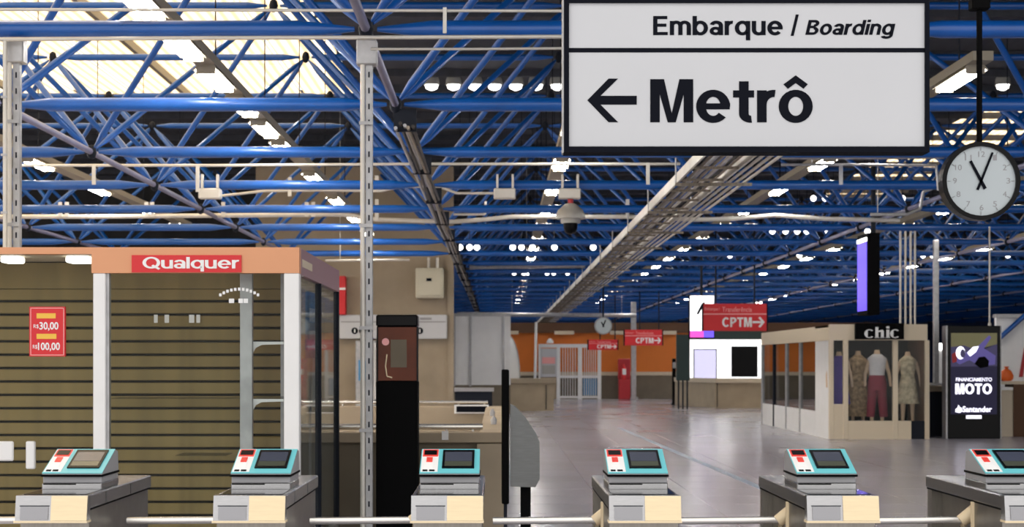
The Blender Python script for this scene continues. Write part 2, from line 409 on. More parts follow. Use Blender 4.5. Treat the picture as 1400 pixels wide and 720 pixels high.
for i in range(nx):
    for j in range(ny):
        if pane is None:
            pane = MB().box(SKX0+0.04, SKX0+pw-0.04, SKY0+0.03, SKY0+pd-0.03, ROOF+0.05, ROOF+0.07).build('pane', 'skylight_sheet', ceiling)
        else:
            c = pane.copy(); COL.objects.link(c); c.parent = ceiling; c.location = (i*pw, j*pd, 0)
pane = None
for i in range(2):
    for j in range(6):
        if pane is None: pane = MB().box(RX0+0.04, RX0+1.46, RY0+0.04, RY0+3.96, ROOF+0.05, ROOF+0.07).build('pane', 'skylight_sheet', ceiling)
        else:
            c = pane.copy(); COL.objects.link(c); c.parent = ceiling; c.location = (i*1.5, j*4.0, 0)
struct(MB().box(-34, -6.75, 60, 60.3, 0, ROOF).build('wall_left', 'wall_dark'))
struct(MB().box(33.6, 34, ROOFY, 128, 0, ROOF).build('wall_right_added', 'end_blue'))  # mostly unseen wall, added to keep the right side darker
struct(MB().box(-34, 33.6, 127.6, 128, 0, ROOF).build('wall_end', 'end_blue'))
wall_c = struct(MB().box(-6.75, PX(620, 47), 47, 47.5, 0, 7.1).build('wall_concrete', 'concrete'))
# two joints of the shuttered concrete stand proud as thin ribs
MB().box(PX(612, 47), PX(620, 47), 46.93, 47, 0, 7.1).build('pier', 'concrete', wall_c)

q = [(2.98, 42.0), (3.40, 18.0), (3.52, 18.0), (3.10, 42.0)]
MB().prismz(q, 0.0, 0.003).build('floor_stripe', 'stripe_blue', floor)

# orange far wall with dado and brown band
D = 77.0
wo = struct(MB().box(PX(690, D), 17.5, D, D+0.3, PZ(512, D), PZ(455, D)).build('wall_back', 'orange_wall'))
MB().box(PX(690, D), 17.5, D-0.06, D+0.3, 0, PZ(512, D)).build('dado', 'dado', wo)
MB().box(PX(690, D), 17.5, D-0.12, D-0.06, PZ(513, D), PZ(508, D)).build('rail_trim', 'beige', wo)
MB().box(PX(690, D), 17.5, D-0.3, D+0.3, PZ(455, D), PZ(441, D)).build('brown_band', 'brown_board', wo)
for a, b in ((690, 709), (758, 785), (834, 853), (905, 925)):
    MB().pbox(a, b, 452, 457, D-0.42, 0.1).build('light_strip', 'beige', wo)

# ------------------------------------------------------------------ roof space frame
HB, HT, MX, MY = 4.55, 7.05, 4.5, 4.31
X0, Y0 = -1.16, 14.85
def proj(p): return (VX+p.x*F/p.y, VY-(p.z-EYE)*F/p.y)
def seen(a, b):
    if min(a.y, b.y) < 6: return False
    pa, pb = proj(a), proj(b)
    if max(pa[0], pb[0]) < -160 or min(pa[0], pb[0]) > 1560: return False
    return max(pa[1], pb[1]) > -130
frame = thing('roof_space_frame', (X0, Y0, HB), 'blue tubular steel space frame carrying the roof over the whole hall', 'space frame')
chord_me = MB()
L = MX
for p in ((0.10, 0.022, 0.58, 0.078), (L-0.10, 0.022, L-0.58, 0.078)):
    chord_me.cyl((p[0], 0, 0), (p[2], 0, 0), p[1], p[3], 12, False)
chord_me.cyl((0.58, 0, 0), (L-0.58, 0, 0), 0.078, 0.078, 12, False)
chord_me = chord_me.mesh('chord_tube', 'tube_blue')
top_me = MB().cyl((0.1, 0, 0), (0.4, 0, 0), 0.02, 0.06, 8, False).cyl((0.4, 0, 0), (L-0.4, 0, 0), 0.06, 0.06, 8, False).cyl((L-0.4, 0, 0), (L-0.1, 0, 0), 0.06, 0.02, 8, False).mesh('top_tube', 'tube_blue')
long_me = MB().cyl((0, 0.1, 0), (0, MY-0.1, 0), 0.045, 0.045, 8, False).mesh('longitudinal_tube', 'long_grey')
dl = Vector((MX/2, MY/2, HT-HB)).length
diag_me = MB().cyl((0, 0, 0.1), (0, 0, 0.35), 0.015, 0.045, 8, False).cyl((0, 0, 0.35), (0, 0, dl-0.35), 0.045, 0.045, 8, False).cyl((0, 0, dl-0.35), (0, 0, dl-0.1), 0.045, 0.015, 8, False).mesh('diagonal_tube', 'tube_blue')
node_me = MB().lathe((0, 0, 0), [(0.02, -0.10), (0.055, -0.07), (0.07, 0), (0.055, 0.07), (0.02, 0.10)], 8).mesh('node_joint', 'node_dark')
pieces = {'chord_tube': [], 'top_tube': [], 'longitudinal_tube': [], 'diagonal_tube': [], 'node_joint': []}
NJ = 25
for j in range(-1, NJ):
    for i in range(-8, 8):
        a = Vector((X0+i*MX, Y0+j*MY, HB)); t = Vector((a.x+MX/2, a.y+MY/2, HT))
        inside_wall = lambda p: p.y > 46.9 and p.x < -1.6 and p.y < 61
        if a.y > 5.9:
            b = a+Vector((MX, 0, 0))
            if seen(a, b): pieces['chord_tube'].append((a.y, Matrix.Translation(a)))
            b = a+Vector((0, MY, 0))
            if seen(a, b): pieces['longitudinal_tube'].append((a.y, Matrix.Translation(a)))
            if seen(a, a): pieces['node_joint'].append((a.y, Matrix.Translation(a)))
            for sx in (-1, 1):
                for sy in (-1, 1):
                    e = Vector((a.x+sx*MX/2, a.y+sy*MY/2, HT))
                    if seen(a, e):
                        q = (e-a).to_track_quat('Z', 'Y')
                        pieces['diagonal_tube'].append((a.y, Matrix.Translation(a) @ q.to_matrix().to_4x4()))
        b = t+Vector((MX, 0, 0))
        if seen(t, b): pieces['top_tube'].append((t.y, Matrix.Translation(t)))
        if seen(t, t): pieces['node_joint'].append((t.y, Matrix.Translation(t)))
src = {'chord_tube': chord_me, 'top_tube': top_me, 'longitudinal_tube': long_me, 'diagonal_tube': diag_me, 'node_joint': node_me}
base = Matrix.Translation(-Vector((X0, Y0, HB)))
for kind, lst in pieces.items():
    lst = [(d, m) for d, m in lst if not (46.2 < d < 62 and m.translation.x < -1.5)]
    lst.sort(key=lambda q: q[0])
    for d, m in lst[:300]:
        o = bpy.data.objects.new(kind, src[kind]); COL.objects.link(o); o.parent = frame; o.matrix_local = base @ m
    if len(lst) > 300:
        vs, fs, me = [], [], src[kind]
        mv = [v.co.copy() for v in me.vertices]; mf = [tuple(p.vertices) for p in me.polygons]
        for d, m in lst[300:]:
            n = len(vs); M = base @ m
            vs += [M @ v for v in mv]; fs += [tuple(n+k for k in f) for f in mf]
        far = bpy.data.meshes.new(kind+'_far'); far.from_pydata(vs, [], fs); far.materials.append(me.materials[0])
        far.polygons.foreach_set('use_smooth', [True]*len(fs))
        o = bpy.data.objects.new('far_'+kind, far); COL.objects.link(o); o.parent = frame; stuff(o)

# ------------------------------------------------------------------ fluorescent fixtures
def make_fixture():
    t = thing('fluorescent_light', (0, 0, 0), '', 'ceiling light')
    MB().prism([(-0.15, 0.03), (-0.09, 0.09), (0.09, 0.09), (0.15, 0.03), (0.14, 0.03), (0.08, 0.075), (-0.08, 0.075), (-0.14, 0.03)], -0.72, 0.72).build('reflector', 'lamp_beige', t)
    for y in (-0.70, 0.67): MB().box(-0.11, 0.11, y, y+0.03, -0.01, 0.09).build('end_cap', 'lamp_beige', t)
    for x in (-0.07, 0.07):
        MB().cyl((x, -0.67, 0.01), (x, 0.67, 0.01), 0.019, n=8).build('lamp_tube', 'tube_light', t)
    return t
fx0 = make_fixture(); first = True
ROWL = {-2: 'twin tube fluorescent light of the row over the far side of the glass kiosk',
        -1: 'twin tube fluorescent light of the row running over the slatted kiosk',
        0: 'twin tube fluorescent light of the row behind the dome camera',
        1: 'twin tube fluorescent light of the row passing behind the boarding sign',
        2: 'twin tube fluorescent light of the row over the clothes shop',
        3: 'twin tube fluorescent light of the row beyond the clothes shop'}
for k in range(-2, 4):
    X = X0+MX/2+k*MX
    y = Y0+1.2
    ys = []
    while y < 110:
        p = Vector((X, y, 5.0)); q = proj(p)
        if -60 < q[0] < 1460 and q[1] > -60 and not (X < -1.5 and y > 45.5):
            f = fx0 if first else copy_tree(fx0)
            ys.append(y); first = False; f.location = p; f['label'] = ROWL[k]; f['group'] = 'fluorescent lights in the roof frame, row '+'abcdef'[k+2]
        y += 2.155 if (k == -1 and y < 26) else 4.31
    t = thing('lamp_trunking', (X, ys[0], 5.09), 'beige lamp trunking beam carrying '+ROWL[k].split(' of ')[1].replace('the row', 'the light row'), 'trunking')
    MB().box(X-0.12, X+0.12, ys[0]-1.0, ys[-1]+1.0, 5.09, 5.2).build('beam', 'lamp_beige', t)
    yy = ys[0]
    while yy <= ys[-1]:
        MB().cyl((X, yy, 5.2), (X, yy, ROOF), 0.01, n=5).build('hanger', 'node_dark', t); yy += 4.31

# ------------------------------------------------------------------ pendant bell lamps
bell = None
for px in (590, 620, 649, 676, 705, 733, 762, 1371):
    d = 38.0; p = W(px, 104, d); p.z -= 0.2
    if bell is None:
        bell = thing('bell_lamp', (0, 0, 0), 'round bell shaped lamp high under the roof beside the boarding sign', 'pendant lamp', 'bell lamps under the roof')
        MB().lathe((0, 0, 0), [(0.18, 0.0), (0.17, 0.12), (0.10, 0.3), (0.05, 0.36)], 12).build('shade', 'camera_grey', bell)
        MB().lathe((0, 0, -0.06), [(0.05, -0.06), (0.13, -0.02), (0.15, 0.06)], 12).build('bulb', 'bulb', bell)
        MB().cyl((0, 0, 0.36), (0, 0, ROOF-p.z), 0.02, n=6).build('rod', 'node_dark', bell)
        bell.location = p
    else:
        copy_tree(bell).location = p

glb = None  # glowing globes added in place of daylight spots between the tubes
for d, py, xs in ((42.0, 338, (629, 642, 652, 701, 713, 728, 758, 811)), (56.0, 373, (703, 716, 748, 757, 776)), (43.0, 316, (1056, 1074, 1090, 1103, 1132, 1186)), (47.0, 349, (998, 1093, 1262, 1275, 1378)), (44.0, 271, (1112, 1128, 1234))):
    for px in xs:
        p = W(px, py, d)
        if glb is None:
            glb = thing('daylight_globe', (0, 0, 0), 'tiny glowing globe standing in for a daylight spot under the blue roof frame', 'pendant lamp', 'globes standing in for daylight spots under the roof')
            MB().lathe((0, 0, 0), [(0.02, -0.075), (0.065, -0.04), (0.075, 0), (0.065, 0.04), (0.02, 0.075)], 10).build('globe', 'bulb', glb)
            MB().cyl((0, 0, 0.075), (0, 0, 0.14), 0.04, n=8).build('socket', 'node_dark', glb)
            rod_me = MB().cyl((0, 0, 0), (0, 0, 1), 0.008, n=5).mesh('rod', 'node_dark')
            g = glb
        else:
            g = thing('daylight_globe', (0, 0, 0), glb['label'], 'pendant lamp', glb['group'])
            for ch in list(glb.children):
                if ch.name.startswith('rod'): continue
                c = ch.copy(); COL.objects.link(c); c.parent = g
        g.location = p
        rd = bpy.data.objects.new('rod', rod_me); COL.objects.link(rd); rd.parent = g; rd.location = (0, 0, 0.14); rd.scale = (1, 1, ROOF-p.z-0.14)

# ------------------------------------------------------------------ cable tray under the chord line, X = 3.34
tr = thing('cable_tray', (2.9, 16, 4.2), 'long brown grey cable tray full of cables running under the roof frame', 'cable tray')
TY0, TY1, TZ, TX = 16.0, 112.0, 4.12, 2.50
for x in (TX, TX+0.62):
    MB().box(x, x+0.03, TY0, TY1, TZ, TZ+0.14).build('side_rail', 'conduit', tr)
rung = None; y = TY0
while y < TY1:
    if rung is None: rung = MB().box(TX+0.03, TX+0.62, y, y+0.06, TZ, TZ+0.03).build('rung', 'tray_metal', tr); ry = y
    else:
        c = rung.copy(); COL.objects.link(c); c.parent = tr; c.location = (0, y-ry, 0)
    y += 1.437
for k in range(7):
    x = TX+0.08+0.08*k+random.uniform(-.015, .015); r = random.uniform(0.016, 0.034)
    pts = [(x+random.uniform(-.012, .012), TY0+(TY1-TY0)*q/16, TZ+0.035+r+random.uniform(0, .02)) for q in range(17)]
    MB().path(pts, r, 6).build('cable', ['cable_dark', 'tray_metal', 'galv', 'tray_metal', 'conduit', 'cable_dark', 'tray_metal'][k], tr)
for k in range(3):
    x = TX+0.78+0.11*k; MB().cyl((x, TY0, TZ+0.05), (x, TY1, TZ+0.05), 0.022, n=6).build('conduit_pipe', 'conduit', tr)
for j in range(1, 22):
    yy = Y0+j*MY
    MB().box(TX-0.02, TX+1.05, yy-0.03, yy+0.03, TZ-0.04, TZ).build('bracket', 'tray_metal', tr)
    for x in (TX-0.01, TX+0.70): MB().cyl((x, yy, TZ), (x, yy, HB), 0.012, n=5).build('hanger', 'galv', tr)

# cable run along the X = -1.16 chord line
cr = thing('cable_run', (-1.16, 19, 4.3), 'bundle of grey cables and clips running along the chord above the steel post', 'cable run')
for k in range(5):
    x = -1.15+0.05*k
    MB().path([(x+random.uniform(-.02, .02), 19+q*4.4, 4.29+random.uniform(-.03, .03)) for q in range(18)], 0.022, 6).build('cable', ['galv', 'cable_dark', 'galv', 'tray_metal', 'cable_dark'][k], cr)
for j in range(1, 18):
    MB().box(-1.18, -0.92, Y0+j*MY-0.02, Y0+j*MY+0.02, 4.24, 4.50).build('clip', 'node_dark', cr)

# ------------------------------------------------------------------ conduits
def conduit(name, pts, d, r, label, m='conduit', clamps=(), hang=()):
    t = thing(name, W(pts[0][0], pts[0][1], d), label, 'conduit')
    MB().path([W(x, y, d) for x, y in pts], r, 8).build('pipe', m, t)
    for hx in hang:
        p = W(hx, pts[0][1], d); MB().cyl((p.x, d, p.z), (p.x, d, ROOF), 0.01, n=5).build('hanger_rod', m, t)
    for cx, cy0, cy1 in clamps:
        MB().pbox(cx-2.5, cx+2.5, cy0, cy1, d-r-0.02, 0.03).build('clamp', m, t)
conduit('conduit', [(-30, 13), (770, 15)], 14.6, 0.014, 'thin pale conduit passing above the thickest blue tube', clamps=[(608, 10, 45)])
conduit('conduit', [(-30, 54), (300, 52), (772, 50)], 14.6, 0.018, 'pale conduit running just under the thickest blue tube')
conduit('conduit', [(507, 67), (640, 67), (772, 66)], 14.775, 0.012, 'thin short conduit between steel post and boarding sign')
conduit('conduit', [(28, 226), (300, 226), (560, 224), (930, 224)], 25.4, 0.022, 'thin conduit strung between the third and fourth blue tubes', clamps=[(128, 226, 252), (886, 222, 252), (270, 226, 262)])
conduit('conduit', [(300, 268), (360, 261), (440, 260), (520, 261), (550, 255), (600, 255), (625, 264), (675, 264)], 29, 0.022, 'thin sagging conduit leading to the hanging junction box', clamps=[(515, 240, 261), (396, 242, 268)])
conduit('conduit', [(-30, 296), (130, 296), (350, 294), (470, 293), (515, 300), (580, 302), (620, 303), (660, 300), (700, 296), (860, 296), (950, 300), (1000, 299), (1060, 294), (1130, 299), (1230, 301)], 33.8, 0.045, 'thick pale conduit crossing the hall behind the dome camera', clamps=[(82, 276, 296), (91, 276, 296), (200, 276, 296), (208, 276, 296), (305, 276, 296), (419, 276, 296), (428, 276, 296), (515, 272, 300), (858, 272, 296)])
conduit('conduit', [(620, 293), (663, 293), (664, 275)], 33.2, 0.022, 'short conduit bent up to the fifth blue tube')
conduit('conduit', [(1068, 216), (1180, 216), (1290, 215)], 24, 0.02, 'upper of two thin conduits under the boarding sign', 'galv', hang=(1180,))
conduit('conduit', [(1068, 225), (1180, 225), (1280, 226), (1283, 260)], 24.3, 0.02, 'lower of two thin conduits under the boarding sign', 'galv', clamps=[(1150, 225, 252)], hang=(1110,))
conduit('conduit', [(1190, 293), (1240, 293), (1258, 285), (1262, 262), (1283, 254)], 30, 0.03, 'grey pipe elbow bending up beside the clock', 'galv', hang=(1200,))
conduit('conduit', [(445, 356), (560, 355)], 44, 0.03, 'pale conduit along the top of the concrete wall', hang=(465,))
conduit('conduit', [(642, 365), (800, 363)], 50, 0.07, 'grey duct under the blue roof beside the cable tray', 'galv', hang=(720,))
conduit('conduit', [(625, 429), (720, 430), (870, 431)], 72, 0.09, 'long beige pipe above the orange wall', 'galv', hang=(700, 850))

# ------------------------------------------------------------------ steel posts
def strut_post(x, y, z0, z1, label):
    t = thing('steel_post', (x, y, z0), label, 'post', None)
    MB().cyl((x-0.035, y-0.03, z0), (x-0.035, y-0.03, z1), 0.022, n=8).build('conduit_pipe', 'conduit', t)
    MB().box(x-0.012, x+0.05, y-0.02, y+0.05, z0, z1, 0.004).build('channel', 'galv', t)
    k = z0+0.2
    while k < z1-0.1:
        MB().box(x+0.012, x+0.026, y-0.022, y-0.019, k, k+0.05).build('slot', 'node_dark', t); k += 0.14
    for z in (1.0, 1.9, 2.8, 3.7):
        if z0 < z < z1: MB().box(x-0.065, x+0.055, y-0.06, y-0.05, z, z+0.03).build('pipe_clamp', 'galv', t)
    MB().box(x-0.09, x+0.09, y-0.06, y+0.09, z1-0.22, z1, 0.01).build('head_bracket', 'galv', t)
    return t
KROOF = 2.5
strut_post(-1.15, 14.84, 0, HB-0.1, 'grey slotted steel post standing on the floor beside the black totem')
strut_post(PX(16, 14.72)+0.02, 14.74, KROOF, HB-0.1, 'grey steel post standing on top of the glass kiosk')
x2 = PX(7, 14.6)
t = thing('steel_pipe', (x2, 14.6, KROOF), 'thin grey pipe standing on the glass kiosk beside a steel post', 'pipe')
MB().cyl((x2, 14.6, KROOF), (x2, 14.6, 4.4), 0.02, n=8).build('pipe', 'conduit', t)
for z in (2.9, 3.4, 3.9): MB().box(x2-0.03, x2+0.025, 14.57, 14.58, z, z+0.02).build('clamp', 'galv', t)

# ------------------------------------------------------------------ hanging junction boxes and dome camera
for px, lab in ((690, 'hanging beige junction box beside the row of ceiling lamps'), (779, 'hanging beige junction box above the dome camera'), (286, 'hanging white junction box over the slatted kiosk')):
    d = 27.62
    t = thing('junction_box', W(px, 271, d), lab, 'junction box')
    MB().pbox(px-15, px+15, 257, 271, d, 0.2, 0.015).build('box', 'conduit', t)
    for s in (-10, 11): MB().pbox(px+s-1.5, px+s+1.5, 238, 257, d, 0.09).build('strap', 'conduit', t)
d = 27.72; c = W(780, 297, d)
t = thing('dome_camera', W(780, 320, d), 'grey dome security camera hanging from the roof frame', 'camera')
s = d/F
MB().lathe(c, [(20*s*1.0, -2*s), (20.5*s, 2*s), (17*s, 10*s), (9*s, 17*s), (5*s, 19*s)], 20).build('housing', 'camera_grey', t)
MB().lathe(c, [(13*s, -8*s), (14*s, -2*s)], 20).build('collar', 'camera_grey', t)
MB().lathe(c, [(2*s, -23*s), (7*s, -21*s), (9.5*s, -15*s), (10*s, -8*s)], 16).build('dome', 'black_gloss', t)
MB().cyl(c+Vector((0, 0, 19*s)), c+Vector((0, 0, 25*s)), 4*s, n=10).build('stem', 'red_deep', t)

# ------------------------------------------------------------------ boarding sign
D = 11.5
sg = thing('hanging_sign', W(1020, 206, D), 'large white hanging sign in black frame reading Embarque Boarding and Metrô', 'sign')
MB().pbox(776, 1267, 0, 203, D, 0.16).build('panel', 'white_board', sg)
for b in ((771, 778, -4, 208), (1265, 1271, -4, 208)): MB().pbox(*b, D-0.02, 0.2).build('frame_side', 'ink', sg)
MB().pbox(771, 1271, 200, 208, D-0.021, 0.2).build('frame_bottom', 'ink', sg)
MB().pbox(771, 1271, -5, 3.5, D-0.021, 0.2).build('frame_top', 'ink', sg)
MB().pbox(769, 771.5, -4, 208, D-0.01, 0.16).build('side_cover', 'galv', sg)
MB().pbox(778, 1265, 65.5, 71.5, D-0.004, 0.004).build('divider_line', 'ink', sg)
stroke_text('Embarque', (893, 1070, 22, 55), D, 'ink', sg, 0.185)
stroke_text('/', (1081, 1092, 20, 49), D, 'ink', sg, 0.3)
stroke_text('Boarding', (1101, 1224, 27, 53), D, 'ink', sg, 0.19, 0.2)
stroke_text('Metrô', (889, 1111, 103, 168), D, 'ink', sg, 0.19, gap=0.06)
ar = [(803, 137), (832, 107.5), (845, 107.5), (821, 131), (870.5, 131), (870.5, 143), (821, 143), (845, 167), (832, 167)]
MB().prism([(PX(x, D), PZ(y, D)) for x, y in ar], D-0.004, D).build('arrow', 'ink', sg)
for px in (850, 1190): MB().cyl(W(px, 0, D+0.08), W(px, 0, D+0.08)+Vector((0, 0, 1.2)), 0.02, n=8).build('hanger_rod', 'node_dark', sg)

# ------------------------------------------------------------------ clock
D = 12.8; s = D/F
ck = thing('hanging_clock', W(1342, 300, D), 'round black rimmed station clock hanging on a thin pole', 'clock')
c = W(1342, 247, D)
MB().disc((c.x, D, c.z), 53.5*s, D+0.13, 40, 47.5*s).build('rim', 'black_gloss', ck)
MB().disc((c.x, D+0.02, c.z), 49*s, D+0.11, 40).build('dial', 'clock_face', ck)
def hand(ang, l, back, wd, name):
    u = Vector((math.sin(ang), 0, math.cos(ang))); v = Vector((u.z, 0, -u.x)); q = []
    for a, b in ((-back, -wd), (l, -wd*0.8), (l, wd*0.8), (-back, wd)): q.append(((c+u*a*s+v*b*s).x, (c+u*a*s+v*b*s).z))
    MB().prism(q, D+0.008, D+0.014).build(name, 'ink', ck)
hand(math.radians(-28), 31, 12, 2.2, 'hour_hand'); hand(math.radians(22), 42, 13, 1.7, 'minute_hand')
for h in range(1, 13):
    a = math.radians(30*h); x, y = 1342+36.5*math.sin(a), 247-36.5*math.cos(a); wd = 4.5 if h > 9 else 2.6
    text_part(str(h), (x-wd, x+wd, y-3.8, y+3.8), D+0.02, 'grey_panel', ck, 'numeral', 0.0, th=0.002)
    a0, a1 = Vector((math.sin(a), 0, math.cos(a)))*41.5*s, Vector((math.sin(a), 0, math.cos(a)))*46*s
    o = Vector((0, D+0.016-c.y, 0)); MB().cyl(c+a0+o, c+a1+o, 0.0025, n=4).build('hour_mark', 'grey_panel', ck)
MB().cyl((c.x, D+0.06, c.z+50*s), (c.x, D+0.06, HB), 0.022, n=10).build('pole', 'black_matte', ck)
MB().disc((c.x, D+0.09, c.z), 50*s, D+0.135, 32).build('back_shell', 'black_gloss', ck)
MB().box(c.x-0.07, c.x+0.07, D, D+0.12, HB-0.25, HB-0.1, 0.01).build('pole_bracket', 'black_matte', ck)

# ------------------------------------------------------------------ turnstiles
def make_turnstile():
    t = thing('turnstile', (0, 0, 0), '', 'turnstile', 'row of ticket turnstiles')
    w = 0.163
    MB().box(-w, w, 0.03, 1.41, 0.935, 1.0, 0.006).build('top_cover', 'steel', t)
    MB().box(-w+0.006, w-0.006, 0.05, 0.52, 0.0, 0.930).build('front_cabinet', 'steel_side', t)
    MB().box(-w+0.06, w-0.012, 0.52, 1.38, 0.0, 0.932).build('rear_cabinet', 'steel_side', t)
    MB().box(-w-0.006, -w+0.02, 0.50, 0.525, 0.0, 0.93).build('edge_plate', 'cream', t)
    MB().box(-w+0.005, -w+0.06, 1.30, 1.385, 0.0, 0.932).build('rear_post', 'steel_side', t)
    # front nose, leaning slightly forward at its foot
    nose = MB().prismx([(0.0, 1.0), (0.05, 1.0), (0.05, 0.885), (-0.02, 0.885)], -w, w).build('nose', 'steel', t)
    MB().prismx([(-0.027, 0.888), (-0.005, 0.999), (0.003, 0.999), (-0.018, 0.888)], 0.0, w+0.001).build('nose_plate', 'steel_warm_reflect', t)  # steel plate; its warm reflection is put into the tint
    MB().prismx([(-0.026, 0.893), (-0.0150, 0.950), (-0.007, 0.950), (-0.018, 0.893)], -w+0.024, -0.012).build('return_flap', 'grey_panel', t)
    MB().prismx([(-0.0115, 0.952), (-0.0108, 0.956), (-0.004, 0.956), (-0.005, 0.952)], -w+0.02, -0.008).build('flap_gap', 'node_dark', t)
    MB().box(-w-0.004, w+0.004, -0.028, 0.05, 0.878, 0.887).build('nose_lip', 'cream', t)
    MB().box(-w+0.02, w-0.02, 0.05, 0.35, 1.0, 1.003).build('smoked_glass', 'glass_dark', t)
    MB().box(-w+0.004, w-0.004, 0.06, 1.40, 0.928, 0.936).build('cover_seam', 'black_matte', t)
    for y in (0.36, 0.9): MB().box(w-0.001, w+0.001, y, y+0.004, 0.94, 0.995).build('panel_joint', 'node_dark', t)
    # plinth and wedge console
    MB().box(-0.142, 0.142, 0.36, 0.72, 1.0, 1.032, 0.004).build('plinth', 'steel', t)
    MB().box(-0.136, 0.02, 0.357, 0.362, 1.024, 1.03).build('ticket_slot', 'black_matte', t)
    MB().box(-0.14, 0.14, 0.37, 0.72, 1.032, 1.062, 0.003).build('plinth_cap', 'grey_panel', t)
    MB().box(-0.146, 0.146, 0.355, 0.725, 1.062, 1.072).build('gasket', 'black_matte', t)
    ya, za, yb, zb = 0.365, 1.076, 0.645, 1.176
    con = MB().prismx([(ya, 1.072), (ya, za), (yb, zb), (0.70, zb-0.01), (0.715, 1.072)], -0.143, 0.143).build('console', 'grey_panel', t)
    n = Vector((0, -(zb-za), yb-ya)).normalized()
    def face(u0, u1, v0, v1, h0, h1, name, m):
        vs = []
        for h in (h0, h1):
            for u, v in ((u0, v0), (u1, v0), (u1, v1), (u0, v1)):
                p = Vector((-0.143+0.286*u, ya+(yb-ya)*v, za+(zb-za)*v))+n*h; vs.append(p)
        MB().add(vs, [(3, 2, 1, 0), (4, 5, 6, 7), (0, 1, 5, 4), (1, 2, 6, 5), (2, 3, 7, 6), (3, 0, 4, 7)]).build(name, m, con)
    face(0.0, 1.0, 0.0, 1.0, 0.0, 0.004, 'face_plate', 'teal_face')
    face(0.015, 0.30, 0.04, 0.97, 0.004, 0.006, 'label_field', 'white_paint')
    face(0.03, 0.29, 0.66, 0.95, 0.006, 0.008, 'red_frame', 'red_btn')
    face(0.055, 0.265, 0.72, 0.90, 0.008, 0.010, 'counter_display', 'black_gloss')
    face(0.10, 0.20, 0.43, 0.61, 0.006, 0.010, 'red_button', 'red_btn')
    face(0.07, 0.22, 0.17, 0.38, 0.006, 0.008, 'card_label', 'white_ink')
    face(0.05, 0.13, 0.05, 0.11, 0.006, 0.008, 'slot', 'black_matte'); face(0.16, 0.25, 0.05, 0.11, 0.006, 0.008, 'slot', 'black_matte')
    face(0.37, 0.91, 0.18, 0.92, 0.004, 0.010, 'screen_bezel', 'black_gloss')
    face(0.41, 0.87, 0.44, 0.82, 0.010, 0.011, 'screen', 'lcd')
    face(0.41, 0.87, 0.24, 0.43, 0.010, 0.011, 'screen_foot', 'lcd_low')
    # tripod: hub on the left flank, one arm across the passage, two folded down
    hub = MB().cyl((-w+0.06, 0.62, 0.885), (-w-0.03, 0.62, 0.825), 0.04, 0.03, 14).build('tripod_hub', 'cream', t)
    MB().cyl((-w-0.02, 0.62, 0.832), (-w-0.53, 0.62, 0.827), 0.018, n=12).build('barrier_arm', 'steel_rail', t)
    MB().cyl((-w-0.01, 0.63, 0.80), (-w-0.06, 0.95, 0.46), 0.018, n=10).build('barrier_arm', 'steel_rail', t)
    MB().cyl((-w-0.01, 0.61, 0.79), (-w-0.06, 0.36, 0.44), 0.018, n=10).build('barrier_arm', 'steel_rail', t)
    return t
t0 = make_turnstile()
TL = {1: 'steel turnstile standing before the kiosk pane with the red price poster',
      2: 'steel turnstile before the white corner post of the slatted kiosk',
      3: 'steel turnstile standing between the black totem and the steel cabinet',
      4: 'steel turnstile next past the grey steel cabinet, before the open floor',
      5: 'steel turnstile standing in line with the clothes shop',
      6: 'steel turnstile standing in line with the tall advertising screen'}
for k in range(1, 7):
    o = t0 if k == 1 else copy_tree(t0)
    o.location = (-0.229+0.9*(k-3), 7.66, 0); o['label'] = TL[k]

# ------------------------------------------------------------------ glass kiosk
D = 13.0; KB = 16.3; XR = PX(409, D); XL = -4.7
kk = thing('glass_kiosk', ((XL+XR)/2, D, 0), 'glass kiosk with orange fascia and brown slatted wall inside', 'kiosk')
fas = MB().box(PX(125, D), XR, D, D+0.12, PZ(373, D), KROOF).build('fascia', 'fascia_orange', kk)
MB().box(XL, PX(125, D), D, D+0.12, PZ(347, D), KROOF).build('fascia_strip', 'fascia_orange', kk)
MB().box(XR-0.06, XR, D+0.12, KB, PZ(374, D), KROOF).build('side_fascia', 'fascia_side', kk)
MB().box(XL, XR-0.06, D+0.12, KB, KROOF-0.05, KROOF).build('roof_panel', 'beige', kk)
MB().box(PX(127, D), PX(144, D), D+0.005, D+0.1, 0.0, PZ(373, D), 0.006).build('post', 'white_paint', kk)
MB().box(PX(144, D), PX(148, D), D+0.03, D+0.09, 0.0, PZ(373, D)).build('post_trim', 'galv', kk)
MB().box(PX(388, D), XR, D+0.005, D+0.12, 0.0, PZ(373, D), 0.006).build('post', 'white_paint', kk)
MB().box(XL, XL+0.1, D+0.005, D+0.12, 0.0, PZ(347, D), 0.006).build('post', 'white_paint', kk)
MB().box(XL+0.1, PX(127, D), D+0.045, D+0.055, 0.02, PZ(347, D)).build('pane', 'glass', kk)
MB().box(PX(148, D), PX(388, D), D+0.045, D+0.055, 0.02, PZ(373, D)).build('pane', 'glass', kk)
# side glazing with dark mullions
ym = [D+0.12, 14.66, KB]
for a, b in zip(ym[:-1], ym[1:]):
    MB().box(XR-0.035, XR-0.025, a, b-0.05, 0.02, PZ(374, D)).build('pane', 'glass_side', kk)
    MB().box(XR-0.05, XR, b-0.06, b, 0.0, PZ(374, D)).build('mullion', 'node_dark', kk)
MB().box(XR-0.05, XR, D+0.12, KB, 0.0, 0.08).build('sill', 'galv', kk)
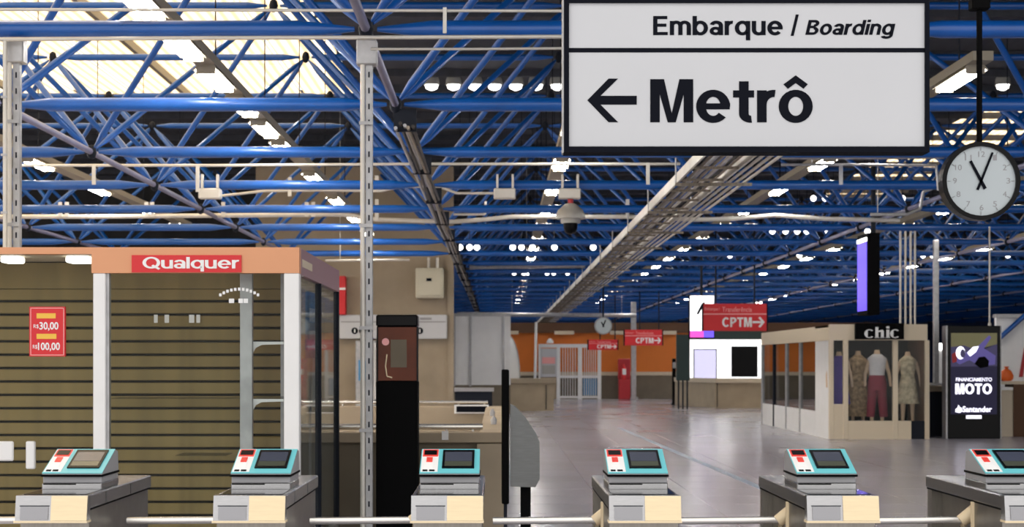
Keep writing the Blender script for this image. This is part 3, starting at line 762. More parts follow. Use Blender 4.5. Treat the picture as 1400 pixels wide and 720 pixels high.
# slat wall
SY = 14.0; SXR = PX(384, SY)
MB().box(XL+0.1, SXR, SY+0.04, SY+0.06, 0, KROOF-0.05).build('slat_backing', 'slat_back', kk)
sl = None; pitch = 18.3*SY/F; z = PZ(394.2, SY); zs = []
while z > 0.1: zs.append(z); z -= pitch
for n, z in enumerate(zs):
    if sl is None:
        sl = MB().box(XL+0.1, SXR, SY+0.012, SY+0.04, z-pitch+0.016, z-0.004, 0.005).build('slat', 'slat_wood', kk)
    else:
        c = sl.copy(); COL.objects.link(c); c.parent = kk; c.location = (0, 0, -n*pitch)
MB().box(XL+0.1, SXR, SY+0.012, SY+0.04, zs[0], KROOF-0.06).build('slat', 'slat_wood', kk)
MB().box(SXR, SXR+0.05, SY-0.02, SY+0.08, 0, KROOF-0.05).build('slat_edge', 'galv', kk)
# inner display case: mullion, shelves, brackets
M1 = 13.5
MB().box(PX(328, M1), PX(345, M1), M1, M1+0.06, 0, KROOF-0.05, 0.004).build('inner_post', 'galv', kk)
for py in (467, 545):
    zz = PZ(py, 13.6)
    MB().box(PX(346, 13.6), PX(390, 13.6), 13.58, 13.98, zz, zz+0.012).build('shelf', 'glass_shop', kk)
    MB().prism([(PX(345, 13.57), zz-0.10), (PX(345, 13.57), zz), (PX(388, 13.57), zz), (PX(388, 13.57), zz-0.02), (PX(358, 13.57), zz-0.025), (PX(350, 13.57), zz-0.05)], 13.55, 13.57).build('shelf_bracket', 'white_paint', kk)
for py, a, b in ((545, 150, 330), (467, 150, 330), (623, 240, 308)):
    zz = PZ(py, 13.6); MB().box(PX(a, 13.6), PX(b, 13.6), 13.6, 13.98, zz, zz+0.008).build('shelf', 'glass_shop', kk)
# door hardware, ceiling lamps
MB().pbox(-8, 18, 603, 630, D+0.01, 0.03, 0.01).build('door_plate', 'white_paint', kk)
MB().pbox(35, 47, 603, 641, D-0.01, 0.05, 0.008).build('door_handle', 'white_paint', kk)
for a, b in ((8, 32), (96, 126), (210, 280)):  # last fitting, hidden behind the fascia, is added to light the slats
    MB().box(PX(a, 13.4), PX(b, 13.4), 13.25, 13.45, PZ(360, 13.4), PZ(360, 13.4)+0.05, 0.01).build('ceiling_fitting', 'kiosk_lamp', kk)
ban = MB().pbox(180, 330, 348.5, 372, D-0.015, 0.015).build('banner', 'red', kk)
stroke_text('Qualquer', (195, 327, 351, 371), D-0.015, 'white_ink', kk, 0.17, gap=0.05)
# arc of tiny lettering on the pane
for k in range(11):
    a = math.radians(-34+6.8*k); x, y = 327+46*math.sin(a), 441-46*math.cos(a)
    MB().pbox(x-1.7, x+1.7, y-2, y+2, D+0.04, 0.004).build('pane_print_reflection', 'white_ink', kk)
for a, b in ((313, 320), (326, 332), (333, 339)): MB().pbox(a, b, 408, 414, D+0.04, 0.004).build('pane_print_reflection', 'white_ink', kk)
for px, wd in ((213, 5), (228, 6), (262, 7), (271, 5)): MB().pbox(px-wd/2, px+wd/2, 430, 441, 13.96, 0.004).build('pane_print_reflection', 'white_paint', kk)  # white marks painted in place of letters reflected in the pane
# side lettering
MB().box(XR, XR+0.003, 13.2, 13.9, 2.36, 2.42).build('side_print', 'beige', kk)
# price poster on the pane
D2 = 12.98
po = thing('price_poster', W(64, 487, D2), 'small red poster with yellow tags and prices taped to kiosk pane', 'poster')
MB().pbox(40, 89, 419, 487, D2, 0.03).build('sheet', 'red', po)
for b in ((41.5, 87.5, 420.5, 421.5), (41.5, 87.5, 484.5, 485.5), (41.5, 42.5, 420.5, 485.5), (86.5, 87.5, 420.5, 485.5)): MB().pbox(*b, D2-0.002, 0.002).build('border_line', 'pink_ink', po)
MB().pbox(50, 76, 428, 435, D2-0.003, 0.003).build('yellow_tag', 'yellow_ink', po)
MB().pbox(50, 77, 456, 463, D2-0.003, 0.003).build('yellow_tag', 'yellow_ink', po)
text_part('30,00', (54, 80, 440, 452), D2, 'white_ink', po, bold=0.02); text_part('R$', (46, 53, 443, 449), D2, 'white_ink', po)
text_part('100,00', (52, 82, 468, 480), D2, 'white_ink', po, bold=0.02); text_part('R$', (45, 51, 471, 477), D2, 'white_ink', po)
# coloured boards added in place of reflections in the side glazing
for (y0, y1, z0, z1, m, lab) in ((13.6, 14.1, 0.9, 2.2, 'red_deep', 'tall red board standing in for a reflection in the kiosk side glass'),
                                 (15.0, 15.5, 1.65, 2.25, 'blue_poster', 'blue board standing in for a reflection in the kiosk side glass'),
                                 (15.55, 16.1, 1.2, 2.2, 'white_paint', 'white and red board added for reflected colour in the kiosk rear corner')):
    b = thing('reflection_board', (XR-0.16, (y0+y1)/2, 0), lab, 'reflection board')
    MB().box(XR-0.18, XR-0.15, y0, y1, z0, z1).build('board', m, b)
    MB().box(XR-0.15, XR-0.145, y0+0.06, y1-0.06, z0+(z1-z0)*.55, z0+(z1-z0)*.75).build('print_band', 'red' if m == 'white_paint' else 'white_ink', b)
    MB().box(XR-0.175, XR-0.155, (y0+y1)/2-0.015, (y0+y1)/2+0.015, 0.02, z0).build('leg', 'galv', b)
    MB().box(XR-0.30, XR-0.06, (y0+y1)/2-0.08, (y0+y1)/2+0.08, 0.0, 0.02).build('foot', 'galv', b)

# ------------------------------------------------------------------ black totem
D = 15.08
tt = thing('display_totem', W(542, 497, D)*1.0, 'tall black totem with brown glossy screen behind the turnstiles', 'totem')
xa, xb = PX(514, D), PX(571, D)
MB().box(xa, xb, D, D+0.3, 0.03, PZ(521, D), 0.006).build('body', 'black_matte', tt)
MB().box(xa, xb, D, D+0.3, PZ(446, D), PZ(430, D), 0.012).build('cap', 'black_gloss', tt)
MB().box(xa+0.006, xb-0.006, D+0.03, D+0.28, PZ(521, D), PZ(446, D)).build('screen_housing', 'black_matte', tt)
MB().box(xa+0.012, xb-0.006, D+0.012, D+0.03, PZ(520, D), PZ(447, D)).build('screen', 'brown_screen', tt)
p = W(527, 467, D); MB().disc((p.x, D+0.008, p.z), 5*D/F, D+0.012, 18).build('screen_print', 'pink_ink', tt)
MB().path([W(x, y, D+0.009) for x, y in ((529, 484), (527, 500), (529, 514), (536, 516))], 0.006, 6).build('screen_print', 'cream', tt)
MB().pbox(534, 556, 464, 502, D+0.008, 0.004, 0.0015).build('screen_print', 'concrete_dark', tt)
for b in ((515, 517, 447, 521), (569.5, 571, 447, 521)): MB().pbox(*b, D+0.005, 0.02).build('screen_frame', 'black_gloss', tt)
MB().box(xa-0.03, xb+0.03, D-0.03, D+0.33, 0, 0.03, 0.005).build('foot_plate', 'black_matte', tt)

# ------------------------------------------------------------------ stairwell parapet with rails
D = 16.4; XW0, XW1 = -3.2, PX(690, D); Z1 = PZ(590.5, D); Z0 = PZ(605, D)
pp = thing('stair_parapet', (-1.0, D, 0), 'beige concrete parapet around the stairwell with steel handrails', 'parapet')
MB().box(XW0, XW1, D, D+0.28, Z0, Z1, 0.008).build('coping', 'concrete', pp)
MB().box(XW0, XW1-0.02, D+0.05, D+0.25, 0, Z0).build('front_wall', 'concrete_dark', pp)  # front and side walls: shadow under the coping put into the colour
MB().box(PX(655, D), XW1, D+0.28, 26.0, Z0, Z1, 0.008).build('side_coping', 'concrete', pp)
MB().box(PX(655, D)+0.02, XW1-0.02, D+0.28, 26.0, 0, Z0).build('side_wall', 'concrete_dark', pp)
MB().box(PX(655, D)-0.02, XW1+0.005, D-0.04, D+0.02, 0, Z0-0.01).build('end_pier', 'concrete', pp)
MB().box(XW0, XW1, 26.0, 26.25, 0, 0.94, 0.008).build('back_wall', 'concrete', pp)
zr = PZ(583, D+0.1)
MB().cyl((XW0, D+0.12, zr), (PX(660, D), D+0.12, zr), 0.03, n=12).build('handrail', 'steel_rail', pp)
for x in (-2.4, -1.3, -0.5, -0.24): MB().cyl((x, D+0.12, Z1-0.01), (x, D+0.12, zr), 0.012, n=8).build('rail_bracket', 'steel_rail', pp)
zr2 = PZ(549.5, 26.1)
MB().cyl((XW0, 26.1, zr2), (PX(667, 26), 26.1, zr2), 0.025, n=10).build('handrail', 'steel_rail', pp)
for x in (-2.4, -1.3, -0.6, -0.2): MB().cyl((x, 26.1, 0.93), (x, 26.1, zr2), 0.012, n=8).build('rail_bracket', 'steel_rail', pp)
MB().pbox(604, 613, 589, 601, D-0.012, 0.012).build('sign_plate', 'white_paint', pp)
MB().pbox(621, 668, 553, 565, 25.97, 0.03).build('notice_frame', 'white_paint', pp)
MB().pbox(624, 666, 555, 563, 25.96, 0.012).build('notice_panel', 'ink', pp)
for px, py in ((672, 567), (675, 583)):
    MB().lathe((PX(px, 18.5), 18.5 if py > 575 else 21.5, Z1), [(0.03, 0.0), (0.035, 0.05), (0.015, 0.09)], 10).build('bolt_cap', 'galv', pp)

# ------------------------------------------------------------------ black slab and steel cabinet on a leg
D = 15.0
sl_ = thing('black_panel', (PX(691, D), D, 0), 'thin black upright panel seen on edge beside the stair parapet', 'panel')
MB().box(PX(686, D), PX(696, D), D, D+0.9, 0.35, PZ(505, D), 0.008).build('panel', 'black_matte', sl_)
MB().box(PX(689, D), PX(693.5, D), D+0.1, D+0.8, 0.03, 0.35).build('stem', 'node_dark', sl_)
MB().box(PX(683, D), PX(698, D), D+0.05, D+0.85, 0, 0.03, 0.005).build('foot', 'galv', sl_)
cb = thing('steel_cabinet', (PX(717, D), D, 0), 'grey steel cabinet with sloping shoulder on a black leg', 'cabinet')
poly = [(698, 665), (698, 553), (705, 556), (719, 571), (733, 592), (738, 604), (738, 655), (732, 666)]
MB().prism([(PX(x, D), PZ(y, D)) for x, y in poly], D+0.02, D+0.38).build('body', 'steel_dull', cb)
MB().prism([(PX(x, D), PZ(y, D)) for x, y in [(702, 652), (702, 575), (708, 573), (719, 584), (731, 603), (733, 609), (733, 648), (729, 655)]], D+0.014, D+0.02).build('cover_plate', 'steel_dull', cb)
MB().box(PX(712, D), PX(726, D), D+0.12, D+0.24, 0.02, PZ(664, D)).build('leg', 'black_matte', cb)
MB().box(PX(704, D), PX(734, D), D+0.04, D+0.34, 0, 0.02, 0.004).build('foot_plate', 'black_matte', cb)

# ------------------------------------------------------------------ things on and by the concrete wall
D = 46.75
sb = thing('wall_sign', W(537, 463, D), 'long white wall sign with round pictograms on the concrete wall', 'sign')
MB().pbox(464, 611, 430, 463, D, 0.12, 0.02).build('board', 'white_board', sb)
MB().pbox(466, 609, 439, 440.5, D-0.01, 0.01).build('line', 'grey_panel', sb)
for px in (485, 495.5, 574, 503):
    p = W(px, 452, D); MB().disc((p.x, D-0.015, p.z), 4.6*D/F, D, 18).build('pictogram', 'ink', sb)
    MB().pbox(px-0.8, px+0.8, 449.5, 454.5, D-0.02, 0.005).build('pictogram_mark', 'white_ink', sb)
MB().pbox(574, 590, 434, 437, D-0.01, 0.01).build('small_print', 'grey_panel', sb)
eb = thing('electrical_box', W(587, 408, 46.5), 'beige electrical box mounted high on the concrete wall', 'electrical box')
MB().pbox(568, 606, 366, 407, 46.5, 0.497, 0.03).build('case', 'box_grey', eb)
MB().pbox(571, 603, 369, 404, 46.46, 0.04, 0.015).build('door', 'box_grey', eb)
MB().pbox(583, 590, 380, 384, 46.44, 0.03).build('badge', 'ink', eb)
for px in (586, 598): MB().cyl(W(px, 366, 46.7), W(px, 352, 46.7), 0.04, n=8).build('inlet_pipe', 'conduit', eb)
rs = thing('red_banner', W(468, 430, 46.6), 'narrow red vertical sign beside the kiosk on the concrete wall', 'sign')
MB().pbox(462, 472.5, 377, 430, 46.6, 0.35, 0.02).build('box', 'red', rs)
MB().pbox(462, 472.5, 393, 396, 46.57, 0.04).build('white_band', 'white_ink', rs)
dk = thing('wall_cabinet', W(491, 545, 46.6), 'grey metal wall cabinet with blue door under the white wall sign', 'cabinet')
MB().box(PX(486, 46.6), PX(514, 46.6), 46.6, 46.95, 0, PZ(465, 46.6), 0.02).build('case', 'galv', dk)
MB().pbox(490, 501, 492, 520, 46.56, 0.04).build('blue_panel', 'blue_poster', dk)
MB().pbox(512, 513.5, 468, 545, 46.57, 0.03).build('edge_trim', 'white_paint', dk)
bt = thing('wall_bench', W(648, 545, 40), 'dark low counter standing before the white partition', 'counter')
MB().box(PX(622, 40), PX(673, 40), 40, 40.6, 0.0, PZ(532, 40)-0.05).build('body', 'node_dark', bt)
MB().box(PX(621, 40), PX(675, 40), 39.95, 40.65, PZ(532, 40)-0.05, PZ(530, 40)).build('top', 'grey_panel', bt)
D = 54.0
wp = struct(MB().box(PX(620, D), PX(698, D), D, D+0.12, PZ(526, D), PZ(431, D)).build('wall_partition', 'white_paint'))
for px in (621, 643, 688): MB().pbox(px-1.5, px+1.5, 430, 528, D-0.06, 0.06).build('post', 'galv', wp)
MB().box(PX(620, D), PX(698, D), D+0.02, D+0.1, 0, PZ(526, D)).build('plinth', 'dado', wp)
MB().pbox(620, 698, 428, 432, D-0.04, 0.2).build('top_rail', 'galv', wp)

# ------------------------------------------------------------------ curved white booth panel and counter
D = 58.0
bp = thing('curved_booth_panel', W(697, 545, D), 'white booth panel with a curved edge before the orange wall', 'booth panel')
q = [(684, 452), (691, 456)]+[(691+19*math.sin(math.radians(a)), 516-60*math.cos(math.radians(a))) for a in range(10, 91, 8)]+[(710, 545), (684, 545)]
MB().prism([(PX(x, D), PZ(y, D)) for x, y in q[:-2]]+[(PX(710, D), 0), (PX(684, D), 0)], D, D+0.3).build('panel', 'white_paint', bp)
MB().prism([(PX(x+1.5, D), PZ(y, D)) for x, y in q[1:-2]]+[(PX(x, D), PZ(y, D)) for x, y in q[1:-2]][::-1], D-0.05, D+0.35).build('edge_trim', 'galv', bp)
MB().pbox(683, 696, 452.5, 457.5, D-0.25, 0.2).build('lamp', 'bulb', bp)
D = 57.3
ct = thing('ticket_counter', (PX(727, D), D, 0), 'low beige counter before the curved white booth', 'counter')
MB().box(PX(697, D), PX(757, D), D, D+0.5, 0, PZ(524, D)).build('body', 'tan_counter', ct)
MB().box(PX(695, D), PX(760, D), D-0.08, D+0.55, PZ(524, D), PZ(517, D), 0.02).build('top', 'concrete', ct)
MB().box(PX(746, D), PX(747.2, D), D-0.02, D, 0.05, PZ(526, D)).build('joint', 'node_dark', ct)

# ------------------------------------------------------------------ white barred gate
D = 76.0
gt = thing('barred_gate', (PX(780, D), D, 0), 'white metal gate with vertical bars before the orange wall', 'gate')
for a, b in ((736, 739), (761, 766), (790, 796), (817, 822)): MB().box(PX(a, D), PX(b, D), D, D+0.12, 0, PZ(471, D), 0.01).build('post', 'white_paint', gt)
MB().pbox(736, 822, 470, 475, D-0.01, 0.14).build('top_rail', 'white_paint', gt)
for a, b in ((766, 790), (796, 817)):
    MB().pbox(a, b, 513, 516.5, D+0.01, 0.1).build('mid_rail', 'white_paint', gt)
    MB().pbox(a, b, 541, 544, D+0.01, 0.1).build('bottom_rail', 'white_paint', gt)
    for k in range(1, 7):
        x = a+(b-a)*k/7; MB().cyl(W(x, 475, D+0.06), W(x, 543, D+0.06), 0.018, n=6).build('bar', 'white_paint', gt)
MB().pbox(797, 816, 517, 540, D+0.14, 0.04).build('blue_infill', 'blue_poster', gt)
MB().pbox(739, 761, 476, 515, D+0.05, 0.05).build('notice_board', 'white_board', gt)
MB().pbox(741, 759, 488, 497, D+0.03, 0.02).build('notice_print', 'pink_ink', gt)
MB().pbox(741, 759, 499, 511, D+0.03, 0.02).build('notice_picture', 'camera_grey', gt)
MB().pbox(739, 761, 516, 545, D+0.05, 0.05).build('lower_panel', 'tan_counter', gt)
p = W(752, 469, D+0.05); MB().lathe(p, [(0.16, 0), (0.15, 0.1), (0.05, 0.22)], 12).build('lamp_cap', 'white_paint', gt)
pl = thing('white_pole', (PX(731.5, 75), 75, 0), 'slim white pole standing at the hinge side of the gate', 'pole')
MB().cyl(W(731, 545, 75)*1.0, W(733, 440, 75), 0.06, n=8).build('shaft', 'white_paint', pl)
MB().box(PX(728, 75), PX(736, 75), 74.9, 75.1, 0, 0.06).build('foot', 'galv', pl)
D = 75.5
fc = thing('fire_cabinet', (PX(853, D), D, 0), 'red fire extinguisher stand by the orange wall', 'fire cabinet')
MB().box(PX(846, D), PX(862, D), D, D+0.4, 0, PZ(518, D), 0.03).build('base', 'red_deep', fc)
MB().box(PX(845.5, D), PX(862.5, D), D+0.25, D+0.4, PZ(518, D), PZ(490, D), 0.02).build('back_board', 'red_deep', fc)
MB().lathe(W(853, 518, D)+Vector((0, 0.12, 0)), [(0.11, 0), (0.11, 0.5), (0.04, 0.6), (0.04, 0.68)], 12).build('extinguisher', 'red', fc)
MB().pbox(851, 856, 504, 512, D-0.02, 0.03).build('label_plate', 'white_ink', fc)
po2 = thing('grey_column', (PX(866, 76), 76, 0), 'slim grey column rising beside the red fire stand', 'column')
MB().box(PX(863, 76), PX(870, 76), 76, 76.2, 0, 4.4, 0.02).build('shaft', 'galv', po2)
MB().box(PX(861, 76), PX(872, 76), 75.9, 76.3, 0, 0.1).build('foot', 'galv', po2)

# ------------------------------------------------------------------ far clock and red direction signs
D = 57.5; s = D/F
c = W(825, 445, D)
fk = thing('wall_clock', W(825, 457, D), 'small white round clock hanging beside the cable tray', 'clock')
MB().disc((c.x, D, c.z), 12*s, D+0.2, 28, 10.6*s).build('rim', 'grey_panel', fk)
MB().disc((c.x, D+0.03, c.z), 11*s, D+0.18, 28).build('dial', 'clock_face', fk)
for a, l in ((-28, 6), (22, 8.5)):
    a = math.radians(a); u = Vector((math.sin(a), 0, math.cos(a)))
    MB().cyl(c+Vector((0, 0.01, 0))-u*2*s, c+Vector((0, 0.01, 0))+u*l*s, 0.02, n=5).build('hand', 'ink', fk)
MB().cyl((c.x, D+0.1, c.z+12*s), (c.x, D+0.1, HB), 0.03, n=6).build('rod', 'node_dark', fk)
def red_sign(x0, x1, y0, y1, d, label, big):
    t = thing('hanging_sign', W((x0+x1)/2, y1, d), label, 'sign')
    MB().pbox(x0, x1, y0, y1, d, 0.15).build('panel', 'red', t)
    h = y1-y0; wd = x1-x0
    MB().pbox(x0, x1, y0+h*.36, y0+h*.40, d-0.01, 0.01).build('line', 'pink_ink', t)
    MB().pbox(x0-.7, x0+.7, y0, y1, d-0.02, 0.18).build('frame_side', 'ink', t); MB().pbox(x1-.7, x1+.7, y0, y1, d-0.02, 0.18).build('frame_side', 'ink', t)
    stroke_text('CPTM', (x0+wd*.30, x0+wd*.76, y0+h*.50, y0+h*.86), d, 'white_ink', t, 0.21, th=0.012)
    text_part('Transferência', (x0+wd*.30, x0+wd*.76, y0+h*.12, y0+h*.30), d, 'pink_ink', t)
    text_part('Embarque /', (x0+wd*.03, x0+wd*.26, y0+h*.13, y0+h*.28), d, 'pink_ink', t)
    ax, ay, aw = x0+wd*.86, y0+h*.68, wd*.09
    arr = [(ax-aw, ay-h*.04), (ax+aw*.5, ay-h*.04), (ax, ay-h*.16), (ax+aw*.35, ay-h*.2), (ax+aw*1.1, ay), (ax+aw*.35, ay+h*.2), (ax, ay+h*.16), (ax+aw*.5, ay+h*.04), (ax-aw, ay+h*.04)]
    MB().prism([(PX(x, d), PZ(y, d)) for x, y in arr], d-0.012, d).build('arrow', 'white_ink', t)
    for f in ((.2, .8) if big else (.4, .9)):
        p = W(x0+wd*f, y0, d+0.07); MB().cyl(p, (p.x, p.y, ROOF), 0.025, n=6).build('hanger_rod', 'node_dark', t)
    return t
red_sign(961, 1049, 415, 452, 50, 'large red hanging sign reading CPTM with arrow before the white booth', True)
red_sign(853.5, 906, 450.5, 472, 70, 'middle sized red hanging sign reading CPTM beside the far clock', False)
red_sign(804, 845, 464, 478, 73.5, 'smallest red hanging sign reading CPTM over the barred gate', False)

# lit hanging display
D = 52.0
ld = thing('hanging_display', W(959, 463, D), 'bright white lit portrait display hanging behind the red sign', 'display')
MB().pbox(942, 977, 403, 463, D+0.02, 0.2, 0.01).build('case', 'black_matte', ld)
MB().pbox(943.5, 976, 404, 452, D, 0.02).build('screen', 'backlit', ld)
MB().pbox(943.5, 962, 452, 461, D, 0.02).build('screen_band', 'screen_pink', ld); MB().pbox(962, 976, 452, 461, D, 0.02).build('screen_band', 'purple_lit', ld)
MB().prism([(PX(x, D), PZ(y, D)) for x, y in ((952, 429), (959, 415), (963, 412), (964, 416), (961, 419), (955, 430))], D-0.01, D).build('picture', 'ink', ld)
p = W(959, 403, D+0.1); MB().cyl(p, (p.x, p.y, ROOF), 0.04, n=6).build('hanger_rod', 'node_dark', ld)

# ------------------------------------------------------------------ white lit booth with counter
D = 67.0
wb_ = thing('ticket_booth', (PX(994, D), D, 0), 'white backlit ticket booth with dark screen behind the stone counter', 'booth')
MB().box(PX(944, D), PX(1042, D), D, D+0.2, 0, PZ(464, D)).build('back_wall', 'backlit', wb_)
MB().pbox(949, 980, 478, 520, D-0.05, 0.05).build('door', 'screen_lilac', wb_)
for b in ((948, 949.5, 477, 520), (979, 980.5, 477, 520), (948, 980.5, 476.5, 478)): MB().pbox(*b, D-0.08, 0.08).build('door_frame', 'grey_panel', wb_)
MB().pbox(1000, 1036, 473, 515, D-0.12, 0.1, 0.01).build('screen', 'black_gloss', wb_)
MB().pbox(944, 1042, 453, 463.5, D-0.2, 0.5).build('head_beam', 'green_dark', wb_)
D = 61.0
ic = thing('information_counter', (PX(990, D), D, 0), 'angled beige stone counter in front of the white booth', 'counter')
q = [(PX(925, 65), 65.0), (PX(978, D), D), (PX(1041, D), D), (PX(1041, D), D+0.6), (PX(985, D), D+0.6), (PX(925, 65), 65.6)]
MB().prismz(q, 0, PZ(523, D)).build('body', 'tan_counter', ic)
q2 = [(PX(924, 65), 64.9), (PX(978, D), D-0.1), (PX(1043, D), D-0.1), (PX(1043, D), D+0.7), (PX(985, D), D+0.7), (PX(924, 65), 65.7)]
MB().prismz(q2, PZ(523, D), PZ(517, D)).build('top', 'beige', ic)
MB().box(PX(980, D), PX(981, D), D-0.01, D, 0.03, PZ(523, D)).build('joint', 'node_dark', ic)
gp = thing('green_totem', (PX(934, 60), 60, 0), 'dark green totem on thin legs at the end of the stone counter', 'totem')
MB().box(PX(925, 60), PX(943, 60), 60, 60.2, PZ(520, 60), PZ(457, 60), 0.02).build('panel', 'green_dark', gp)
for px in (928, 934, 940): MB().box(PX(px-1, 60), PX(px+1, 60), 60.05, 60.15, 0, PZ(520, 60)).build('leg', 'node_dark', gp)
bx = thing('black_pillar', (PX(921.5, 66), 66, 0), 'narrow black pillar beside the green totem', 'pillar')
MB().box(PX(919.5, 66), PX(924, 66), 66, 66.2, 0, PZ(490, 66), 0.01).build('shaft', 'black_matte', bx)
MB().box(PX(919.5, 66), PX(924, 66), 65.96, 66, PZ(503, 66), PZ(495, 66)).build('panel', 'galv', bx)
MB().box(PX(918, 66), PX(925, 66), 65.9, 66.3, 0, 0.05).build('foot', 'black_matte', bx)

# ------------------------------------------------------------------ clothes shop
D = 35.7; XS0, XS1 = PX(1134, D), PX(1268, D); SB = 44.9; ZT = PZ(443, D)
sh = thing('clothes_shop', ((XS0+XS1)/2, D, 0), 'small beige and glass clothes shop with mannequins and black name sign', 'shop')
MB().box(XS0, XS1, D, D+0.1, PZ(465, D), ZT).build('front_fascia', 'beige', sh)
MB().box(XS0, XS0+0.1, D+0.1, SB, PZ(465, D), ZT-0.02).build('side_fascia', 'beige', sh)
MB().box(XS0, XS1, D+0.1, D+1.6, ZT-0.06, ZT-0.02).build('roof_panel', 'beige', sh)
for a, b in ((1134, 1140), (1153, 1160), (1221, 1228), (1265, 1271)): MB().box(PX(a, D), PX(b, D), D, D+0.1, 0, PZ(465, D), 0.008).build('post', 'beige', sh)
MB().box(PX(1140, D), PX(1153, D), D+0.01, D+0.08, 0, PZ(552, D)).build('base_panel', 'beige', sh)
MB().box(PX(1160, D), PX(1221, D), D+0.01, D+0.08, 0, PZ(575, D)).build('base_panel', 'beige', sh)
MB().box(PX(1228, D), PX(1246, D), D+0.01, D+0.08, 0, PZ(575, D)).build('base_panel', 'beige', sh)
MB().box(PX(1246, D), PX(1265, D), D+0.05, D+0.08, 0, PZ(575, D)).build('base_panel', 'node_dark', sh)
for a, b, y in ((1140, 1153, 552), (1160, 1221, 575), (1228, 1265, 575)): MB().pbox(a, b, 465, y, D+0.04, 0.01).build('pane', 'glass_shop', sh)
MB().box(XS0+0.1, XS1, D+1.5, D+1.58, 0, ZT-0.06).build('back_wall', 'black_matte', sh)
MB().box(XS1-0.05, XS1, D+0.1, D+1.5, 0, ZT-0.06).build('end_wall', 'brown_board', sh)
MB().box(PX(1140, D), XS1-0.05, D+0.1, D+1.5, 0.0, 0.34).build('window_deck', 'beige', sh)
yb = D+1.7
MB().box(PX(1165, D), PX(1262, D), D+0.15, D+0.3, ZT-0.14, ZT-0.08).build('window_fill', 'shop_fill_glow', sh)  # glowing strip added to brighten the window display
n = 4
for k in range(n):
    a, b = yb+(SB-yb)*k/n, yb+(SB-yb)*(k+1)/n
    MB().box(XS0+0.03, XS0+0.04, a+0.04, b-0.04, 0.55, PZ(465, D)).build('side_pane', 'glass_shop', sh)
    MB().box(XS0+0.02, XS0+0.07, a+0.02, b-0.02, 0.0, 0.55).build('side_base', 'white_paint', sh)
    MB().box(XS0, XS0+0.08, b-0.05, b+0.05, 0, PZ(465, D)).build('mullion', 'node_dark' if k == 2 else 'galv', sh)
MB().box(XS0+0.02, XS0+0.08, D+0.1, yb, 0.0, PZ(465, D)).build('side_panel', 'white_paint', sh)
ss = MB().pbox(1170, 1236, 441.5, 463.5, D-0.12, 0.12).build('name_sign', 'black_matte', sh)
# heavy serif letters of the name, built by strokes
def stroke(pts): MB().prism([(PX(x, D), PZ(y, D)) for x, y in pts], D-0.13, D-0.12).build('lettering', 'white_ink', sh)
def ring_letter(cx, cy, rx, ry, t, a0, a1):
    o, i_ = [], []
    for k in range(15):
        a = math.radians(a0+(a1-a0)*k/14)
        o.append((cx+rx*math.cos(a), cy-ry*math.sin(a))); i_.append((cx+(rx-t*abs(math.cos(a))-0.6)*math.cos(a), cy-(ry-1.2)*math.sin(a)))
    stroke(o+i_[::-1])
ring_letter(1187, 456, 7, 6, 4, 45, 315)
for x, y0, y1 in ((1197, 447, 462), (1204.5, 453, 462), (1212, 450.5, 462)): stroke([(x-2, y0), (x+2, y0), (x+2, y1), (x-2, y1)])
stroke([(1199, 452), (1205, 450.5), (1206.5, 453), (1199, 454)]); stroke([(1210, 446), (1214, 446), (1214, 449), (1210, 449)])
for x in (1197, 1204.5, 1212): stroke([(x-3.2, 461), (x+3.2, 461), (x+3.2, 462), (x-3.2, 462)])
ring_letter(1222, 456, 7, 6, 4, 45, 315)
def mannequin(px, d, zb, h, kind, label):
    x = PX(px, d); t = thing('mannequin', (x, d, zb), label, 'mannequin', None); k = h/1.6
    c = (x, d, zb)
    # one body: hips, waist, chest, neck on two legs
    b = MB().lathe((x, d, zb+0.74*k), [(0.05, -0.08*k), (0.15*k, 0.0), (0.17*k, 0.10*k), (0.13*k, 0.28*k), (0.16*k, 0.48*k), (0.17*k, 0.60*k), (0.07*k, 0.68*k), (0.05*k, 0.78*k)], 14, 1.0, 0.62)
    for s in (-1, 1):
        b.cyl((x+s*0.08*k, d, zb+0.78*k), (x+s*0.10*k, d, zb+0.40*k), 0.085*k, 0.055*k, 10); b.cyl((x+s*0.10*k, d, zb+0.40*k), (x+s*0.11*k, d, zb+0.02), 0.055*k, 0.035*k, 10)
        b.cyl((x+s*0.17*k, d, zb+1.30*k), (x+s*0.25*k, d-0.02, zb+1.02*k), 0.045*k, 0.036*k, 8); b.cyl((x+s*0.25*k, d-0.02, zb+1.02*k), (x+s*0.27*k, d-0.08, zb+0.76*k), 0.036*k, 0.025*k, 8)
    b.build('body', 'skin', t)
    if kind == 'trousers':
        MB().lathe((x, d, zb+0.74*k), [(0.155*k, 0.22*k), (0.15*k, 0.28*k), (0.18*k, 0.48*k), (0.195*k, 0.60*k), (0.09*k, 0.69*k)], 14, 1.05, 0.7).build('top', 'knit_white', t)
        m = MB().lathe((x, d, zb+0.74*k), [(0.19*k, -0.06*k), (0.19*k, 0.1*k), (0.15*k, 0.26*k)], 14, 1.05, 0.7)
        for s in (-1, 1): m.cyl((x+s*0.09*k, d, zb+0.74*k), (x+s*0.14*k, d, zb+0.12*k), 0.105*k, 0.085*k, 10)
        m.build('trousers', 'maroon', t)
    else:
        hem = {'long': -0.62, 'mid': -0.34, 'top': -0.10}[kind[0]]
        pr = [(0.25*k, hem*k), (0.22*k, hem*k+0.2*k), (0.19*k, 0.08*k), (0.145*k, 0.27*k), (0.18*k, 0.48*k), (0.19*k, 0.60*k), (0.08*k, 0.69*k)]
        MB().lathe((x, d, zb+0.74*k), pr, 14, 1.0, 0.7).build('dress', kind[1], t)
    MB().lathe((x, d, zb), [(0.16, 0.0), (0.16, 0.02), (0.02, 0.03)], 14).build('stand', 'galv', t)
mannequin(1173, D+0.95, 0.34, 1.62, ('long', 'leopard'), 'headless mannequin in a long spotted beige dress in shop window')
